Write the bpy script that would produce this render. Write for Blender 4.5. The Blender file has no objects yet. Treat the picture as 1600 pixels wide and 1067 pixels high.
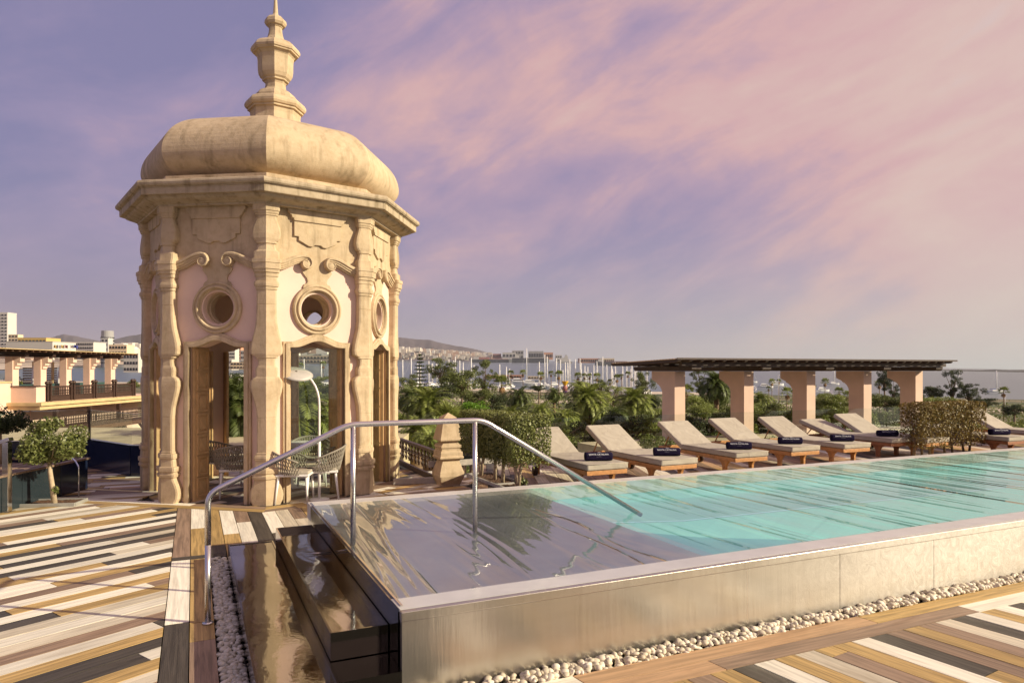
import bpy, bmesh, math, random
import numpy as np
from mathutils import Vector, Matrix

PI = math.pi
rad = math.radians
S = bpy.context.scene
COL = S.collection
random.seed(7)
RNG = np.random.default_rng(7)

# ---------------------------------------------------------------- camera
F, HOR, EYE = 1090.0, 577.0, 2.0          # focal length in photo pixels, horizon row, eye height
cam = bpy.data.cameras.new('camera')
cam.sensor_width = 36.0
cam.sensor_fit = 'HORIZONTAL'
cam.lens = F / 1600 * 36
cam.shift_y = (HOR - 533.5) / 1600
cam.clip_start = 0.05
cam.clip_end = 60000
cam_o = bpy.data.objects.new('camera', cam)
cam_o.location = (0, 0, EYE)
cam_o.rotation_euler = (PI / 2, 0, 0)
COL.objects.link(cam_o)
S.camera = cam_o

# ---------------------------------------------------------------- light
SUN_EL = rad(24)
sun_h = Vector((0.979, -0.205)).normalized()
sun_dir = Vector((sun_h.x * math.cos(SUN_EL), sun_h.y * math.cos(SUN_EL), math.sin(SUN_EL)))
sl = bpy.data.lights.new('sun', 'SUN')
sl.energy = 5.0
sl.angle = rad(0.6)
sl.color = (1.0, 0.88, 0.64)
so = bpy.data.objects.new('sun', sl)
so.rotation_euler = sun_dir.to_track_quat('Z', 'Y').to_euler()
so.location = (20, -4, 12)
COL.objects.link(so)

world = bpy.data.worlds.new('World')
S.world = world
world.use_nodes = True
WN, WL = world.node_tree.nodes, world.node_tree.links
WN.clear()


def wn(t, **k):
    n = WN.new(t)
    for a, b in k.items():
        setattr(n, a, b)
    return n


def wmath(op, a, b=None, clamp=False):
    n = wn('ShaderNodeMath', operation=op, use_clamp=clamp)
    for i, v in enumerate((a, b)):
        if v is None:
            continue
        if isinstance(v, (int, float)):
            n.inputs[i].default_value = v
        else:
            WL.new(v, n.inputs[i])
    return n.outputs[0]


sky = wn('ShaderNodeTexSky', sky_type='NISHITA', sun_disc=False, sun_elevation=SUN_EL,
         sun_rotation=math.atan2(sun_dir.x, sun_dir.y), altitude=20, air_density=1.2, dust_density=2.0)
tc = wn('ShaderNodeTexCoord')
sep = wn('ShaderNodeSeparateXYZ')
WL.new(tc.outputs['Generated'], sep.inputs[0])
dx, dy, dz = sep.outputs


def axis_dot(v):
    n = wn('ShaderNodeVectorMath', operation='DOT_PRODUCT')
    WL.new(tc.outputs['Generated'], n.inputs[0])
    n.inputs[1].default_value = v
    return n.outputs['Value']


def wnoise(stretch, scale_across, along, angle, detail, rough, dist, off):
    a = rad(angle)
    c = wn('ShaderNodeCombineXYZ')
    WL.new(wmath('MULTIPLY', axis_dot((math.cos(a), 0.25, math.sin(a))), along), c.inputs[0])
    WL.new(wmath('MULTIPLY', axis_dot((-math.sin(a), 0.0, math.cos(a))), scale_across), c.inputs[1])
    WL.new(wmath('ADD', wmath('MULTIPLY', dy, stretch), off), c.inputs[2])
    n = wn('ShaderNodeTexNoise')
    n.inputs['Scale'].default_value = 1.0
    n.inputs['Detail'].default_value = detail
    n.inputs['Roughness'].default_value = rough
    n.inputs['Distortion'].default_value = dist
    WL.new(c.outputs[0], n.inputs['Vector'])
    return n.outputs['Fac']


def wramp(fac, stops):
    r = wn('ShaderNodeValToRGB')
    el = r.color_ramp.elements
    while len(el) < len(stops):
        el.new(0.5)
    for e, (p, c) in zip(el, stops):
        e.position = p
        e.color = (*c, 1)
    WL.new(fac, r.inputs[0])
    return r.outputs[0]


def wmix(fac, a, b):
    m = wn('ShaderNodeMix', data_type='RGBA')
    if isinstance(fac, (int, float)):
        m.inputs[0].default_value = fac
    else:
        WL.new(fac, m.inputs[0])
    for i, v in ((6, a), (7, b)):
        if isinstance(v, tuple):
            m.inputs[i].default_value = (*v, 1)
        else:
            WL.new(v, m.inputs[i])
    return m.outputs[2]


def lin(r, g, b):
    return tuple((c / 255 / 12.92) if c / 255 <= 0.04045 else ((c / 255 + 0.055) / 1.055) ** 2.4 for c in (r, g, b))


# broad veils of evening cloud, streaked up towards the right, over a thin Nishita sky
n_big = wnoise(1.0, 3.3, 1.1, 20, 4, 0.5, 0.5, 3.63)
n_fine = wnoise(1.0, 10.0, 3.6, 25, 8, 0.58, 0.5, 7.3)
n_puff = wnoise(3.0, 5.2, 3.4, 12, 9, 0.62, 0.4, 1.2)
tilt = axis_dot((0.28, 0, 0.0))
cover = wmath('ADD', wmath('ADD', wmath('MULTIPLY', n_big, 0.52), wmath('MULTIPLY', n_fine, 0.40)),
              wmath('ADD', wmath('MULTIPLY', n_puff, 0.32), tilt))
veil = wramp(cover, [(0.44, lin(136, 129, 168)), (0.54, lin(156, 141, 175)), (0.62, lin(184, 156, 178)),
                     (0.70, lin(219, 176, 176)), (0.79, lin(225, 192, 183)), (0.94, lin(214, 203, 207))])
low = wmath('MULTIPLY', dz, 3.4, clamp=True)
low = wmath('SUBTRACT', 1.0, low, clamp=True)
low = wmath('POWER', low, 2.3, clamp=True)
side = wmath('ADD', wmath('MULTIPLY', dx, 0.85), 0.50, clamp=True)
haze_col = wmix(side, lin(172, 152, 160), lin(205, 205, 200))
veil2 = wmix(wmath('MULTIPLY', low, 0.93), veil, haze_col)
nish = wn('ShaderNodeVectorMath', operation='SCALE')
WL.new(sky.outputs[0], nish.inputs[0])
nish.inputs['Scale'].default_value = 0.075
final = wmix(0.86, nish.outputs[0], veil2)
bg = wn('ShaderNodeBackground')
bg.inputs['Strength'].default_value = 0.80
WL.new(final, bg.inputs['Color'])
wo = wn('ShaderNodeOutputWorld')
WL.new(bg.outputs[0], wo.inputs[0])

S.view_settings.view_transform = 'Standard'
S.view_settings.look = 'None'
S.view_settings.exposure = 0.40
S.view_settings.gamma = 1
S.view_settings.use_curve_mapping = False
S.cycles.use_denoising = True
S.cycles.max_bounces = 8
S.cycles.transparent_max_bounces = 24
S.cycles.caustics_reflective = False
S.cycles.caustics_refractive = False
S.cycles.sample_clamp_indirect = 6


# ---------------------------------------------------------------- helpers
def at(u, v, z):
    """photo pixel on the horizontal plane z -> world point"""
    Y = F * (EYE - z) / (v - HOR)
    return Vector(((u - 800) * Y / F, Y, z))


def atY(u, v, Y):
    return Vector(((u - 800) * Y / F, Y, EYE - (v - HOR) * Y / F))


def tag(o, label=None, cat=None, group=None, kind=None):
    if label:
        o['label'] = label
    if cat:
        o['category'] = cat
    if group:
        o['group'] = group
    if kind:
        o['kind'] = kind
    return o


def thing(name, loc=(0, 0, 0), rz=0.0, label=None, cat=None, group=None, kind=None):
    o = bpy.data.objects.new(name, None)
    o.empty_display_size = 0.2
    o.location = loc
    o.rotation_euler = (0, 0, rz)
    COL.objects.link(o)
    return tag(o, label, cat, group, kind)


def link(name, mesh, mat=None, parent=None, loc=(0, 0, 0), rz=0.0):
    if mat is not None and not mesh.materials:
        mesh.materials.append(mat)
    o = bpy.data.objects.new(name, mesh)
    o.location = loc
    o.rotation_euler = (0, 0, rz)
    if parent is not None:
        o.parent = parent
    COL.objects.link(o)
    return o


def copy_tree(o, parent=None):
    c = o.copy()
    COL.objects.link(c)
    c.parent = parent
    for ch in o.children:
        copy_tree(ch, c)
    return c


class MB:
    def __init__(s):
        s.v, s.f, s.smooth = [], [], []

    def add(s, verts, faces, smooth=False):
        b = len(s.v)
        s.v += [tuple(x) for x in verts]
        s.f += [tuple(b + i for i in f) for f in faces]
        s.smooth += [smooth] * len(faces)
        return s

    def box(s, c, size, rz=0.0, rx=0.0, ry=0.0):
        hx, hy, hz = (k / 2 for k in size)
        m = Matrix.Rotation(rz, 3, 'Z') @ Matrix.Rotation(ry, 3, 'Y') @ Matrix.Rotation(rx, 3, 'X')
        vs = [Vector(c) + m @ Vector((x * hx, y * hy, z * hz)) for x in (-1, 1) for y in (-1, 1) for z in (-1, 1)]
        return s.add(vs, [(0, 1, 3, 2), (4, 6, 7, 5), (0, 4, 5, 1), (2, 3, 7, 6), (0, 2, 6, 4), (1, 5, 7, 3)])

    def prism(s, poly, z0, z1):
        n = len(poly)
        vs = [(x, y, z0) for x, y in poly] + [(x, y, z1) for x, y in poly]
        fs = [tuple(range(n - 1, -1, -1)), tuple(range(n, 2 * n))]
        fs += [(i, (i + 1) % n, n + (i + 1) % n, n + i) for i in range(n)]
        return s.add(vs, fs)

    def ngon_loft(s, prof, n=8, a0=0.0, cx=0, cy=0, cap=True, smooth=False):
        """prof: (radius to vertex, z); vertex k at angle a0+k*2pi/n measured from -Y"""
        vs, fs = [], []
        for r, z in prof:
            for k in range(n):
                a = a0 + k * 2 * PI / n
                vs.append((cx + r * math.sin(a), cy - r * math.cos(a), z))
        for i in range(len(prof) - 1):
            for k in range(n):
                k2 = (k + 1) % n
                fs.append((i * n + k, i * n + k2, (i + 1) * n + k2, (i + 1) * n + k))
        if cap:
            fs.append(tuple(range(n - 1, -1, -1)))
            fs.append(tuple(range((len(prof) - 1) * n, len(prof) * n)))
        return s.add(vs, fs, smooth)

    def tube(s, pts, r, n=10, cap=True):
        pts = [Vector(p) for p in pts]
        rs = r if isinstance(r, (list, tuple)) else [r] * len(pts)
        vs, fs = [], []
        up = None
        for i, p in enumerate(pts):
            d = (pts[min(i + 1, len(pts) - 1)] - pts[max(i - 1, 0)]).normalized()
            if up is None:
                up = Vector((0, 0, 1)) if abs(d.z) < 0.9 else Vector((1, 0, 0))
            x = d.cross(up)
            if x.length < 1e-4:
                x = d.orthogonal()
            x.normalize()
            y = x.cross(d).normalized()
            up = y
            for k in range(n):
                a = 2 * PI * k / n
                vs.append(p + (x * math.cos(a) + y * math.sin(a)) * rs[i])
        for i in range(len(pts) - 1):
            for k in range(n):
                k2 = (k + 1) % n
                fs.append((i * n + k, i * n + k2, (i + 1) * n + k2, (i + 1) * n + k))
        if cap:
            fs.append(tuple(range(n - 1, -1, -1)))
            fs.append(tuple(range((len(pts) - 1) * n, len(pts) * n)))
        return s.add(vs, fs, True)

    def mesh(s, name):
        me = bpy.data.meshes.new(name)
        me.from_pydata(s.v, [], s.f)
        me.polygons.foreach_set('use_smooth', s.smooth)
        me.update()
        return me

    def fixed(s, name):
        me = s.mesh(name)
        bm = bmesh.new()
        bm.from_mesh(me)
        bmesh.ops.recalc_face_normals(bm, faces=bm.faces)
        bm.to_mesh(me)
        bm.free()
        return me

    def build(s, name, mat, parent=None, loc=(0, 0, 0), rz=0.0, fix=True, smooth_angle=None, bevel=0):
        me = s.fixed(name) if fix else s.mesh(name)
        o = link(name, me, mat, parent, loc, rz)
        if bevel:
            b = o.modifiers.new('edge', 'BEVEL')
            b.width = bevel
            b.segments = 2
            b.limit_method = 'ANGLE'
            b.angle_limit = rad(40)
        return o


def round_pts(pts, k=5, amt=0.06):
    """round the inner corners of a polyline"""
    pts = [Vector(p) for p in pts]
    out = [pts[0]]
    for i in range(1, len(pts) - 1):
        a, b, c = pts[i - 1], pts[i], pts[i + 1]
        p = b + (a - b).normalized() * min(amt, (a - b).length * .45)
        q = b + (c - b).normalized() * min(amt, (c - b).length * .45)
        for j in range(k + 1):
            t = j / k
            out.append(p * (1 - t) ** 2 + b * 2 * t * (1 - t) + q * t * t)
    out.append(pts[-1])
    return out


def plate_mesh(name, outline, holes=(), thick=0.05, bevel=0.0):
    """flat outline (x right, y up) with holes -> mesh standing in XZ, facing -Y, from y=-thick to 0"""
    cu = bpy.data.curves.new(name, 'CURVE')
    cu.dimensions = '2D'
    cu.fill_mode = 'BOTH'
    cu.extrude = thick / 2 - bevel
    cu.bevel_depth = bevel
    cu.bevel_resolution = 1
    for poly in [outline] + list(holes):
        sp = cu.splines.new('POLY')
        sp.points.add(len(poly) - 1)
        for p, q in zip(sp.points, poly):
            p.co = (q[0], q[1], 0, 1)
        sp.use_cyclic_u = True
    ob = bpy.data.objects.new(name, cu)
    COL.objects.link(ob)
    dg = bpy.context.evaluated_depsgraph_get()
    me = bpy.data.meshes.new_from_object(ob.evaluated_get(dg))
    bpy.data.objects.remove(ob)
    bpy.data.curves.remove(cu)
    me.transform(Matrix.Translation((0, -thick / 2, 0)) @ Matrix.Rotation(PI / 2, 4, 'X'))
    me.name = name
    me.materials.clear()
    return me


def text_mesh(name, txt, size, extrude=0.0):
    cu = bpy.data.curves.new(name, 'FONT')
    cu.body = txt
    cu.size = size
    cu.align_x = 'CENTER'
    cu.align_y = 'CENTER'
    cu.extrude = extrude
    ob = bpy.data.objects.new(name, cu)
    COL.objects.link(ob)
    dg = bpy.context.evaluated_depsgraph_get()
    me = bpy.data.meshes.new_from_object(ob.evaluated_get(dg))
    bpy.data.objects.remove(ob)
    me.materials.clear()
    return me


# ---------------------------------------------------------------- materials
class NT:
    def __init__(s, name):
        s.m = bpy.data.materials.new(name)
        s.m.use_nodes = True
        s.N, s.L = s.m.node_tree.nodes, s.m.node_tree.links
        s.N.clear()
        s.out = s.N.new('ShaderNodeOutputMaterial')
        s.tc = s.N.new('ShaderNodeTexCoord')

    def n(s, t, **k):
        x = s.N.new(t)
        for a, b in k.items():
            setattr(x, a, b)
        return x

    def put(s, sock, v):
        if isinstance(v, (int, float)):
            sock.default_value = v
        elif isinstance(v, (tuple, list)):
            sock.default_value = (*v, 1) if len(v) == 3 and len(sock.default_value) == 4 else v
        else:
            s.L.new(v, sock)

    def coord(s, kind='Object', scale=(1, 1, 1), rot=(0, 0, 0)):
        mp = s.n('ShaderNodeMapping')
        s.L.new(s.tc.outputs[kind], mp.inputs[0])
        mp.inputs['Scale'].default_value = scale
        mp.inputs['Rotation'].default_value = rot
        return mp.outputs[0]

    def noise(s, vec, scale, detail=4, rough=.55, dist=0.0):
        x = s.n('ShaderNodeTexNoise')
        s.L.new(vec, x.inputs['Vector'])
        x.inputs['Scale'].default_value = scale
        x.inputs['Detail'].default_value = detail
        x.inputs['Roughness'].default_value = rough
        x.inputs['Distortion'].default_value = dist
        return x.outputs['Fac']

    def math(s, op, a, b=None, clamp=False):
        x = s.n('ShaderNodeMath', operation=op, use_clamp=clamp)
        s.put(x.inputs[0], a)
        if b is not None:
            s.put(x.inputs[1], b)
        return x.outputs[0]

    def ramp(s, fac, stops):
        r = s.n('ShaderNodeValToRGB')
        el = r.color_ramp.elements
        while len(el) < len(stops):
            el.new(.5)
        for e, (p, c) in zip(el, stops):
            e.position = p
            e.color = (c, c, c, 1) if isinstance(c, (int, float)) else (*c, 1)
        s.L.new(fac, r.inputs[0])
        return r.outputs[0]

    def mix(s, fac, a, b, blend='MIX'):
        m = s.n('ShaderNodeMix', data_type='RGBA', blend_type=blend)
        s.put(m.inputs[0], fac)
        s.put(m.inputs[6], a)
        s.put(m.inputs[7], b)
        return m.outputs[2]

    def bump(s, h, strength, dist=0.02, normal=None):
        b = s.n('ShaderNodeBump')
        b.inputs['Strength'].default_value = strength
        b.inputs['Distance'].default_value = dist
        s.L.new(h, b.inputs['Height'])
        if normal is not None:
            s.L.new(normal, b.inputs['Normal'])
        return b.outputs[0]

    def pbsdf(s, color, rough=.6, metal=0.0, normal=None, spec=.5):
        p = s.n('ShaderNodeBsdfPrincipled')
        s.put(p.inputs['Base Color'], color)
        s.put(p.inputs['Roughness'], rough)
        s.put(p.inputs['Metallic'], metal)
        p.inputs['Specular IOR Level'].default_value = spec
        if normal is not None:
            s.L.new(normal, p.inputs['Normal'])
        return p

    def done(s, shader):
        s.L.new(shader.outputs[0], s.out.inputs[0])
        return s.m


def shade(c, k):
    return tuple(max(0, x * k) for x in c)


def mat_plain(name, col, rough=.6, metal=0, var=.12, scale=6.0, bump=0.0, bscale=40, spec=.5, rnd=0.0):
    t = NT(name)
    v = t.coord()
    n = t.noise(v, scale, 5)
    c = t.mix(t.ramp(n, [(.3, 0.0), (.7, 1.0)]), shade(col, 1 - var), shade(col, 1 + var))
    if rnd:
        oi = t.n('ShaderNodeObjectInfo')
        k = t.math('ADD', t.math('MULTIPLY', oi.outputs['Random'], 2 * rnd), 1 - rnd)
        c = t.mix(1.0, c, k, 'MULTIPLY')
    nb = t.bump(t.noise(v, bscale, 4), bump) if bump else None
    return t.done(t.pbsdf(c, rough, metal, nb, spec))


def mat_stone(name, col, stain=.35):
    t = NT(name)
    v = t.coord('Object')
    geo = t.n('ShaderNodeNewGeometry')
    wv = t.n('ShaderNodeMapping')
    t.L.new(geo.outputs['Position'], wv.inputs[0])
    wv = wv.outputs[0]
    n1 = t.noise(wv, 1.6, 6, .6)
    n2 = t.noise(wv, 9.0, 6, .65)
    c = t.mix(t.ramp(n1, [(.32, 0.0), (.68, 1.0)]), shade(col, .86), shade(col, 1.08))
    c = t.mix(t.math('MULTIPLY', t.ramp(n2, [(.45, 0.0), (.75, 1.0)]), .5), c, (col[0] * .62, col[1] * .55, col[2] * .45))
    # weather streaks, run down vertically
    mp = t.n('ShaderNodeMapping')
    t.L.new(geo.outputs['Position'], mp.inputs[0])
    mp.inputs['Scale'].default_value = (7, 7, .9)
    n3 = t.noise(mp.outputs[0], 1.0, 5, .6)
    c = t.mix(t.math('MULTIPLY', t.ramp(n3, [(.52, 0.0), (.72, 1.0)]), stain), c, (.16, .115, .06))
    nf = t.noise(wv, 55, 5, .7)
    nb = t.bump(nf, .28, .012, t.bump(n2, .22, .03))
    return t.done(t.pbsdf(c, .82, 0, nb, .25))


def mat_wood_plank(name, col, streak=.35, rough=.62):
    t = NT(name)
    oi = t.n('ShaderNodeObjectInfo')
    off = t.n('ShaderNodeVectorMath', operation='SCALE')
    comb = t.n('ShaderNodeCombineXYZ')
    t.L.new(oi.outputs['Random'], comb.inputs[0])
    t.L.new(oi.outputs['Random'], comb.inputs[1])
    t.L.new(comb.outputs[0], off.inputs[0])
    off.inputs['Scale'].default_value = 57.0
    ad = t.n('ShaderNodeVectorMath', operation='ADD')
    t.L.new(t.tc.outputs['Object'], ad.inputs[0])
    t.L.new(off.outputs[0], ad.inputs[1])
    mp = t.n('ShaderNodeMapping')
    t.L.new(ad.outputs[0], mp.inputs[0])
    mp.inputs['Scale'].default_value = (1.4, 30, 20)
    g = t.noise(mp.outputs[0], 1.0, 6, .62, .6)
    mp2 = t.n('ShaderNodeMapping')
    t.L.new(ad.outputs[0], mp2.inputs[0])
    mp2.inputs['Scale'].default_value = (1.1, 4.5, 4)
    blot = t.noise(mp2.outputs[0], 1.0, 4, .6, .8)
    c = t.mix(t.ramp(g, [(.38, 0.0), (.60, 1.0)]), shade(col, 1 - streak), shade(col, 1.08))
    c = t.mix(t.math('MULTIPLY', t.ramp(blot, [(.55, 0.0), (.78, 1.0)]), .55), c, (col[0] * .55, col[1] * .48, col[2] * .42))
    k = t.math('ADD', t.math('MULTIPLY', oi.outputs['Random'], .28), .86)
    c = t.mix(1.0, c, k, 'MULTIPLY')
    sp = t.n('ShaderNodeSeparateXYZ')
    t.L.new(t.tc.outputs['Object'], sp.inputs[0])
    groove = t.math('SINE', t.math('MULTIPLY', sp.outputs[1], 2 * PI / .012))
    h = t.math('ADD', t.math('MULTIPLY', groove, .25), g)
    nb = t.bump(h, .25, .004)
    return t.done(t.pbsdf(c, t.math('ADD', t.math('MULTIPLY', blot, .25), rough - .15), 0, nb, .35))


def mat_steel(name, col, rough, aniso_scale=(3, 3, 60), var=.1, bump=.05, stains=0.0):
    t = NT(name)
    v = t.coord('Object', aniso_scale)
    n = t.noise(v, 1.0, 5, .6)
    v2 = t.coord('Object', (1, 1, 1))
    n2 = t.noise(v2, 3.0, 5, .6)
    c = t.mix(n, shade(col, 1 - var), shade(col, 1 + var))
    r = t.math('ADD', t.math('MULTIPLY', n2, .22), rough - .11)
    return t.done(t.pbsdf(c, r, 1.0, t.bump(n, bump, .004), .5))


def mat_leaf(name, col, col2, rough=.5, trans=.25, scale=3.0, rnd=.15):
    t = NT(name)
    geo = t.n('ShaderNodeNewGeometry')
    r = geo.outputs['Random Per Island']
    v = t.coord('Object')
    n = t.noise(v, scale, 3)
    c = t.mix(t.math('ADD', t.math('MULTIPLY', r, .6), t.math('MULTIPLY', n, .5), clamp=True), col, col2)
    oi = t.n('ShaderNodeObjectInfo')
    k = t.math('ADD', t.math('MULTIPLY', oi.outputs['Random'], 2 * rnd), 1 - rnd)
    c = t.mix(1.0, c, k, 'MULTIPLY')
    p = t.pbsdf(c, rough, 0, None, .4)
    tr = t.n('ShaderNodeBsdfTranslucent')
    t.L.new(c, tr.inputs[0])
    mx = t.n('ShaderNodeMixShader')
    mx.inputs[0].default_value = trans
    t.L.new(p.outputs[0], mx.inputs[1])
    t.L.new(tr.outputs[0], mx.inputs[2])
    return t.done(mx)


def mat_glass(name, tint=(.93, .97, .95), ior=1.5):
    t = NT(name)
    lw = t.n('ShaderNodeLayerWeight')
    tr = t.n('ShaderNodeBsdfTransparent')
    tr.inputs[0].default_value = (*tint, 1)
    gl = t.n('ShaderNodeBsdfGlossy')
    gl.inputs['Roughness'].default_value = .02
    mx = t.n('ShaderNodeMixShader')
    f = t.math('ADD', t.math('MULTIPLY', t.math('POWER', lw.outputs['Facing'], 4.0), .6), .035)
    t.L.new(f, mx.inputs[0])
    t.L.new(tr.outputs[0], mx.inputs[1])
    t.L.new(gl.outputs[0], mx.inputs[2])
    return t.done(mx)


def mat_water(name, tint, heights, ior=1.33, base=0.0, rough=.02, ridge=None):
    """see-through tinted film with a mirror by Fresnel; heights: list of (coord scale, noise scale, detail, dist, strength, distance)"""
    t = NT(name)
    nb = None
    for sc, ns, det, di, st, dd in heights:
        h = t.noise(t.coord('Object', sc), ns, det, .5, di)
        nb = t.bump(h, st, dd, nb)
    if ridge:
        sc, ns, st, dd = ridge
        h = t.noise(t.coord('Object', sc), ns, 2, .5, 1.2)
        h = t.math('SUBTRACT', 1.0, t.math('ABSOLUTE', t.math('SUBTRACT', t.math('MULTIPLY', h, 2.0), 1.0)))
        nb = t.bump(t.math('POWER', h, 14.0), st, dd, nb)
    lw = t.n('ShaderNodeLayerWeight')
    lw.inputs['Blend'].default_value = .5
    t.L.new(nb, lw.inputs['Normal'])
    frn = t.math('ADD', t.math('MULTIPLY', t.math('POWER', lw.outputs['Facing'], 5.0), .97), .022)
    tr = t.n('ShaderNodeBsdfTransparent')
    tr.inputs[0].default_value = (*tint, 1)
    gl = t.n('ShaderNodeBsdfGlossy')
    gl.inputs['Roughness'].default_value = rough
    t.L.new(nb, gl.inputs['Normal'])
    mx = t.n('ShaderNodeMixShader')
    f = t.math('ADD', t.math('MULTIPLY', frn, 1 - base), base, clamp=True)
    t.L.new(f, mx.inputs[0])
    t.L.new(tr.outputs[0], mx.inputs[1])
    t.L.new(gl.outputs[0], mx.inputs[2])
    return t.done(mx)


STONE = mat_stone('limestone', (.56, .435, .285), .55)
STONE_D = mat_stone('weathered_limestone', (.49, .395, .275), .85)
PINK = mat_plain('pink_plaster', (.74, .55, .46), .85, var=.05, scale=3, bump=.06, bscale=60, spec=.2)
PINK2 = mat_plain('pink_wall_plaster', (.72, .52, .41), .85, var=.06, scale=2, bump=.04, spec=.2)
DOORW = mat_plain('ochre_door_wood', (.56, .37, .18), .5, var=.15, scale=8, bump=.05)
WOODS = [mat_wood_plank('plank_white', (.82, .765, .63), .20), mat_wood_plank('plank_cream', (.62, .55, .42), .26),
         mat_wood_plank('plank_gold', (.50, .335, .13), .42), mat_wood_plank('plank_brown', (.30, .205, .14), .40),
         mat_wood_plank('plank_dark', (.085, .072, .057), .45), mat_wood_plank('plank_tan', (.50, .32, .18), .28)]
TEAK = mat_plain('teak', (.46, .22, .075), .45, var=.25, scale=14, bump=.05)
TEAK_D = mat_plain('weathered_teak', (.28, .105, .04), .45, var=.25, scale=14)
DARKW = mat_plain('dark_brown_timber', (.045, .022, .014), .55, var=.3, scale=10)
RAFT = mat_plain('aged_rafter_timber', (.11, .055, .03), .6, var=.35, scale=8)
def mat_canvas():
    t = NT('taupe_canvas')
    geo = t.n('ShaderNodeNewGeometry')
    oi = t.n('ShaderNodeObjectInfo')
    mp = t.n('ShaderNodeMapping')
    t.L.new(geo.outputs['Position'], mp.inputs[0])
    p = mp.outputs[0]
    soft = t.noise(p, 5.0, 3, .5, .8)
    weave = t.noise(p, 260, 2)
    c = t.mix(t.ramp(soft, [(.35, 0.0), (.7, 1.0)]), (.40, .355, .285), (.455, .41, .335))
    c = t.mix(1.0, c, t.math('ADD', t.math('MULTIPLY', oi.outputs['Random'], .12), .94), 'MULTIPLY')
    return t.done(t.pbsdf(c, .92, 0, t.bump(weave, .12, .002, t.bump(soft, .5, .035)), .1))


CUSH = mat_canvas()
TOWEL = mat_plain('navy_terry', (.018, .014, .038), .95, var=.3, scale=60, bump=.4, bscale=220, spec=.05)
PRINT = mat_plain('white_print', (.75, .75, .78), .8, var=.02)
STEEL = mat_steel('satin_steel', (.72, .69, .66), .26, (60, 60, 3))
CHROME = mat_steel('polished_chrome', (.8, .8, .8), .12)
NAVY = mat_plain('navy_lacquer', (.012, .018, .045), .16, var=.08, spec=.6)
SLATE = mat_plain('slate_blue_panel', (.022, .032, .038), .12, var=.08, spec=.6)
WHITE = mat_plain('white_lacquer', (.80, .78, .74), .4, var=.03)
ROPE = mat_plain('taupe_rope', (.26, .23, .185), .85, var=.15, scale=60)
SOIL = mat_plain('bark_mulch', (.10, .05, .025), .95, var=.6, scale=45, bump=.9, bscale=70)
BARK = mat_plain('pale_bark', (.42, .33, .22), .85, var=.25, scale=12, bump=.3, bscale=30)
BARKD = mat_plain('brown_bark', (.16, .11, .07), .9, var=.3, scale=10, bump=.3)
PALMTRUNK = mat_plain('palm_bark', (.20, .13, .075), .9, var=.4, scale=5, bump=.6, bscale=12)
GLASS = mat_glass('clear_glass')
GLASSG = mat_glass('fence_glass', (.94, .975, .96))

# ---------------------------------------------------------------- pool frame: p along the pool, q across it (away from the eye)
C0 = Vector((-0.67, 4.221, 0))
AP = math.atan2(.4157, .9095)
PX, PY = Vector((math.cos(AP), math.sin(AP))), Vector((-math.sin(AP), math.cos(AP)))


def pq(p, q, z=0.0):
    return Vector((C0.x + PX.x * p + PY.x * q, C0.y + PX.y * p + PY.y * q, z))


def to_pq(w):
    d = Vector((w[0] - C0.x, w[1] - C0.y))
    return d.dot(PX), d.dot(PY)


def pq2(p, q):
    w = pq(p, q)
    return (w.x, w.y)


# ---------------------------------------------------------------- terrace slab and plank decks
def clip_poly(poly, reg):
    """Sutherland-Hodgman, reg convex and counter-clockwise"""
    out = poly
    for i in range(len(reg)):
        a, b = reg[i], reg[(i + 1) % len(reg)]
        inp, out = out, []
        if not inp:
            return []

        def side(p):
            return (b[0] - a[0]) * (p[1] - a[1]) - (b[1] - a[1]) * (p[0] - a[0])
        for j in range(len(inp)):
            p, q = inp[j], inp[(j + 1) % len(inp)]
            sp, sq = side(p), side(q)
            if sp >= 0:
                out.append(p)
            if (sp >= 0) != (sq >= 0):
                t = sp / (sp - sq)
                out.append((p[0] + (q[0] - p[0]) * t, p[1] + (q[1] - p[1]) * t))
    return out


def area(poly):
    return .5 * sum(poly[i][0] * poly[(i + 1) % len(poly)][1] - poly[(i + 1) % len(poly)][0] * poly[i][1] for i in range(len(poly)))


def ccw(poly):
    return poly if area(poly) > 0 else poly[::-1]


def inset(poly, g):
    """shrink a convex ccw polygon by g"""
    out = poly
    n = len(poly)
    lines = []
    for i in range(n):
        a, b = Vector(poly[i]), Vector(poly[(i + 1) % n])
        d = b - a
        if d.length < 1e-5:
            continue
        nn = Vector((-d.y, d.x)).normalized() * g
        lines.append((a + nn, b + nn))
    for a, b in lines:
        inp, out = out, []
        if not inp:
            return []
        for j in range(len(inp)):
            p, q = inp[j], inp[(j + 1) % len(inp)]
            sp = (b.x - a.x) * (p[1] - a.y) - (b.y - a.y) * (p[0] - a.x)
            sq = (b.x - a.x) * (q[1] - a.y) - (b.y - a.y) * (q[0] - a.x)
            if sp >= 0:
                out.append(p)
            if (sp >= 0) != (sq >= 0):
                t = sp / (sp - sq)
                out.append((p[0] + (q[0] - p[0]) * t, p[1] + (q[1] - p[1]) * t))
    return out


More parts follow.
